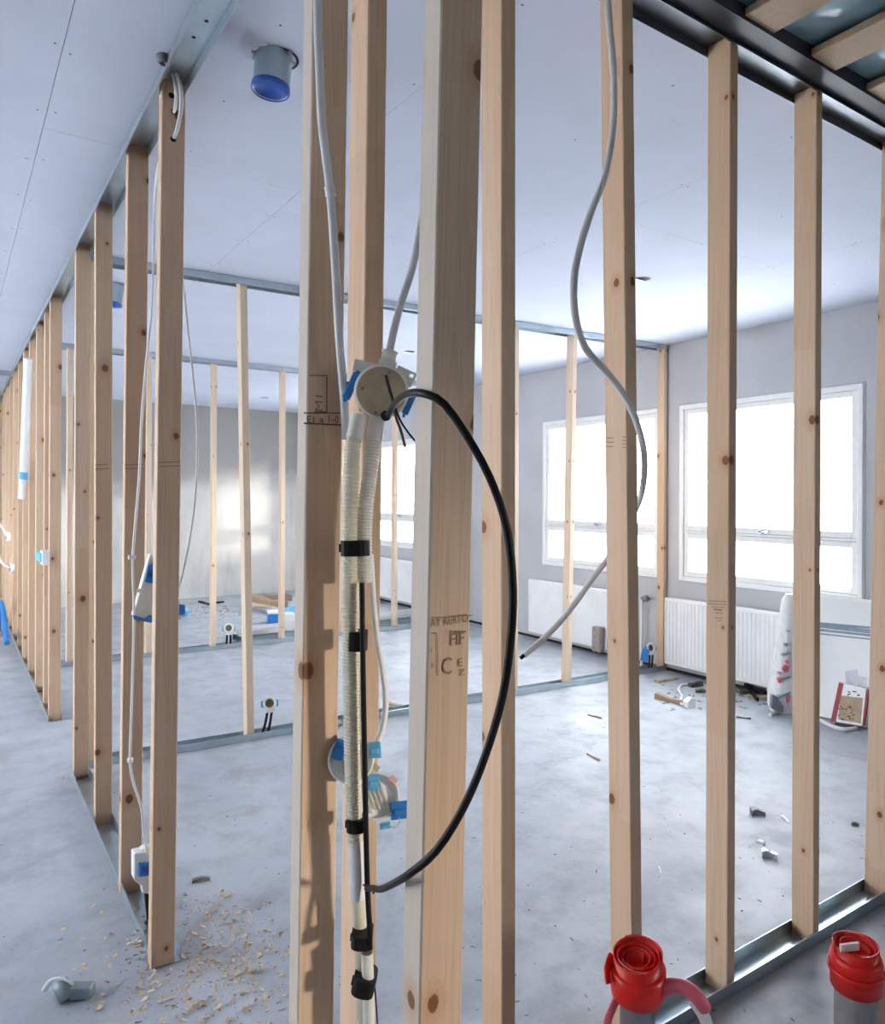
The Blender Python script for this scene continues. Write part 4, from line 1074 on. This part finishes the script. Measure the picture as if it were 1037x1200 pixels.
# farther one
c2 = deep(1003, 1130, 1.72)
base = Vector((c2.x, c2.y, 0))
pt = thing('capped_pipe', 'grey floor pipe topped with a red film roll, at the right edge of the photo', 'pipe', base, 'grey pipes with red tops')
MB().tube([base, Vector((c2.x, c2.y, c2.z-.02))], .046, 24).build('pipe', plain('pale_grey_pipe', (.30, .29, .29), .5), pt)
coil(c2 + Vector((0, 0, .004)), .057, .100, 3.4, (.05, -.10), 4).build('red_roll', RED, pt)
m_ = Matrix.Translation(c2) @ Matrix.Rotation(.05, 4, 'X') @ Matrix.Rotation(-.10, 4, 'Y')
MB().lathe([(.0, -.052), (.055, -.052), (.056, .02), (.050, .03), (.0, .018)], 32, m_).build('red_core', RED, pt)
MB().lathe([(.0575, -.014), (.0605, -.012), (.0605, -.004), (.0575, -.002)], 32, m_).build('ring_band', RED, pt)
MB().box((-.045, -.012, .044), (.0, -.006, .062), m_ @ Matrix.Rotation(-.5, 4, 'Z')).build('white_edge', WHITEPL, pt)
# brown stain sheet on the floor at the right
c = at(1035, 1200, 'Z', .002)
tag(MB().prism([(-.10, -.12), (.16, -.10), (.20, .08), (.06, .12), (-.05, .05)], 0, .004, Matrix.Translation(c)).build('brown_sheet', plain('brown_card', (.17, .08, .05), .8)), 'brown sheet lying on the floor beside the farther grey pipe', 'sheet')

# ------------------------------------------------------------------ left foreground: plastic bracket, shavings, crumbs
pc = thing('pipe_bracket', 'grey-blue plastic pipe bracket with a white strap lying at lower left', 'bracket', at(82, 1168, 'Z', 0))
c = at(84, 1168, 'Z', 0)
GB2 = plain('grey_blue_plastic', (.24, .30, .34), .4)
MB().lathe([(.020, -.018), (.026, -.018), (.026, .018), (.020, .018), (.020, -.018)], 20, Matrix.Translation(c + Vector((-.02, 0, .026))) @ Matrix.Rotation(1.2, 4, 'Y')).build('ring', GB2, pc)
MB().box((0, -.02, 0), (.055, .02, .03), Matrix.Translation(c) @ Matrix.Rotation(-.5, 4, 'Z')).build('foot', GB2, pc, .004)
MB().tube(smooth_path([c + Vector((-.06, .05, .01)), c + Vector((-.045, .02, .05)), c + Vector((-.02, -.01, .06)), c + Vector((0, -.02, .045))], .01), .008, 8, squash=.4).build('strap', WHITEPL, pc)

def scatter(name, mat, label, n, gen, size, cat, seed, curl=0):
    R_ = random.Random(seed); b = MB()
    for i in range(n):
        u, v = gen(R_)
        p = at(u, v, 'Z', 0)
        if curl:
            rr_ = R_.uniform(.004, .009)*curl; a0 = R_.uniform(0, 6.28); w = R_.uniform(.003, .006)*curl
            d = Vector((math.cos(a0), math.sin(a0), 0)); nn = Vector((-d.y, d.x, 0)); vs = []; tot = R_.uniform(2.0, 5.0)
            for k in range(5):
                a = tot*k/4; q_ = p + d*(rr_*math.cos(a)) + Vector((0, 0, rr_*.8 - rr_*.8*math.cos(a*.6+.0))) + nn*.002*k
                vs += [q_ - nn*w + Vector((0, 0, .0006)), q_ + nn*w + Vector((0, 0, .0016))]
            b.add(vs, [(2*k, 2*k+1, 2*k+3, 2*k+2) for k in range(4)])
        else:
            s = R_.uniform(*size); a0 = R_.uniform(0, 6.28)
            m = Matrix.Translation(p) @ Matrix.Rotation(a0, 4, 'Z')
            l = s*R_.uniform(.6, 2.6); h = s*R_.uniform(.2, .7)
            b.add([(-l, -s, 0), (l, -s*.6, 0), (l*.7, s, 0), (-l*.5, s*.8, 0), (-l*.4, 0, h), (l*.4, .1*s, h)], [(3, 2, 1, 0), (0, 1, 5, 4), (1, 2, 5), (2, 3, 4, 5), (3, 0, 4)], False, m)
    o = b.build(name, mat); tag(o, label, cat); o['kind'] = 'stuff'
def g1(R_):
    while True:
        u, v = R_.gauss(235, 62), R_.gauss(1125, 42)
        if 60 < u < 350 and 1040 < v < 1230 and not (176 < u < 212 and v < 1128): return u, v
scatter('wood_shavings', SAW, 'pale wood shavings strewn on the floor around the doorway stud foot', 260, g1, (0, 0), 'shavings', 1, 1.1)
scatter('sawdust_crumbs', STRAW, 'fine brown sawdust crumbs at the doorway stud foot', 500, g1, (.0012, .003), 'crumbs', 2)
def g2(R_):
    while True:
        u, v = R_.uniform(0, 1037), 790 + 420*R_.random()**.9
        if v > 620: return u, v
scatter('floor_grit', GRIT, 'small grey crumbs scattered over the concrete floor', 330, g2, (.0015, .0045), 'grit', 3)
def g3(R_): return R_.gauss(170, 10), R_.gauss(1080, 16)
scatter('plaster_crumbs', plain('plaster_crumb', (.62, .62, .62), .8), 'grey plaster crumbs at the foot of the black conduit by doorway', 60, g3, (.003, .007), 'crumbs', 4)
def g4(R_): return R_.uniform(212, 286), R_.gauss(716, 4)
scatter('rear_rubble', GRIT, 'rubble crumbs along the foot of the rear concrete wall', 90, g4, (.006, .016), 'rubble', 5)
def g5(R_): return R_.uniform(770, 910), R_.gauss(815, 8)
scatter('window_rubble', GRIT, 'small crumbs among the scraps under the right window', 90, g5, (.006, .018), 'rubble', 6)
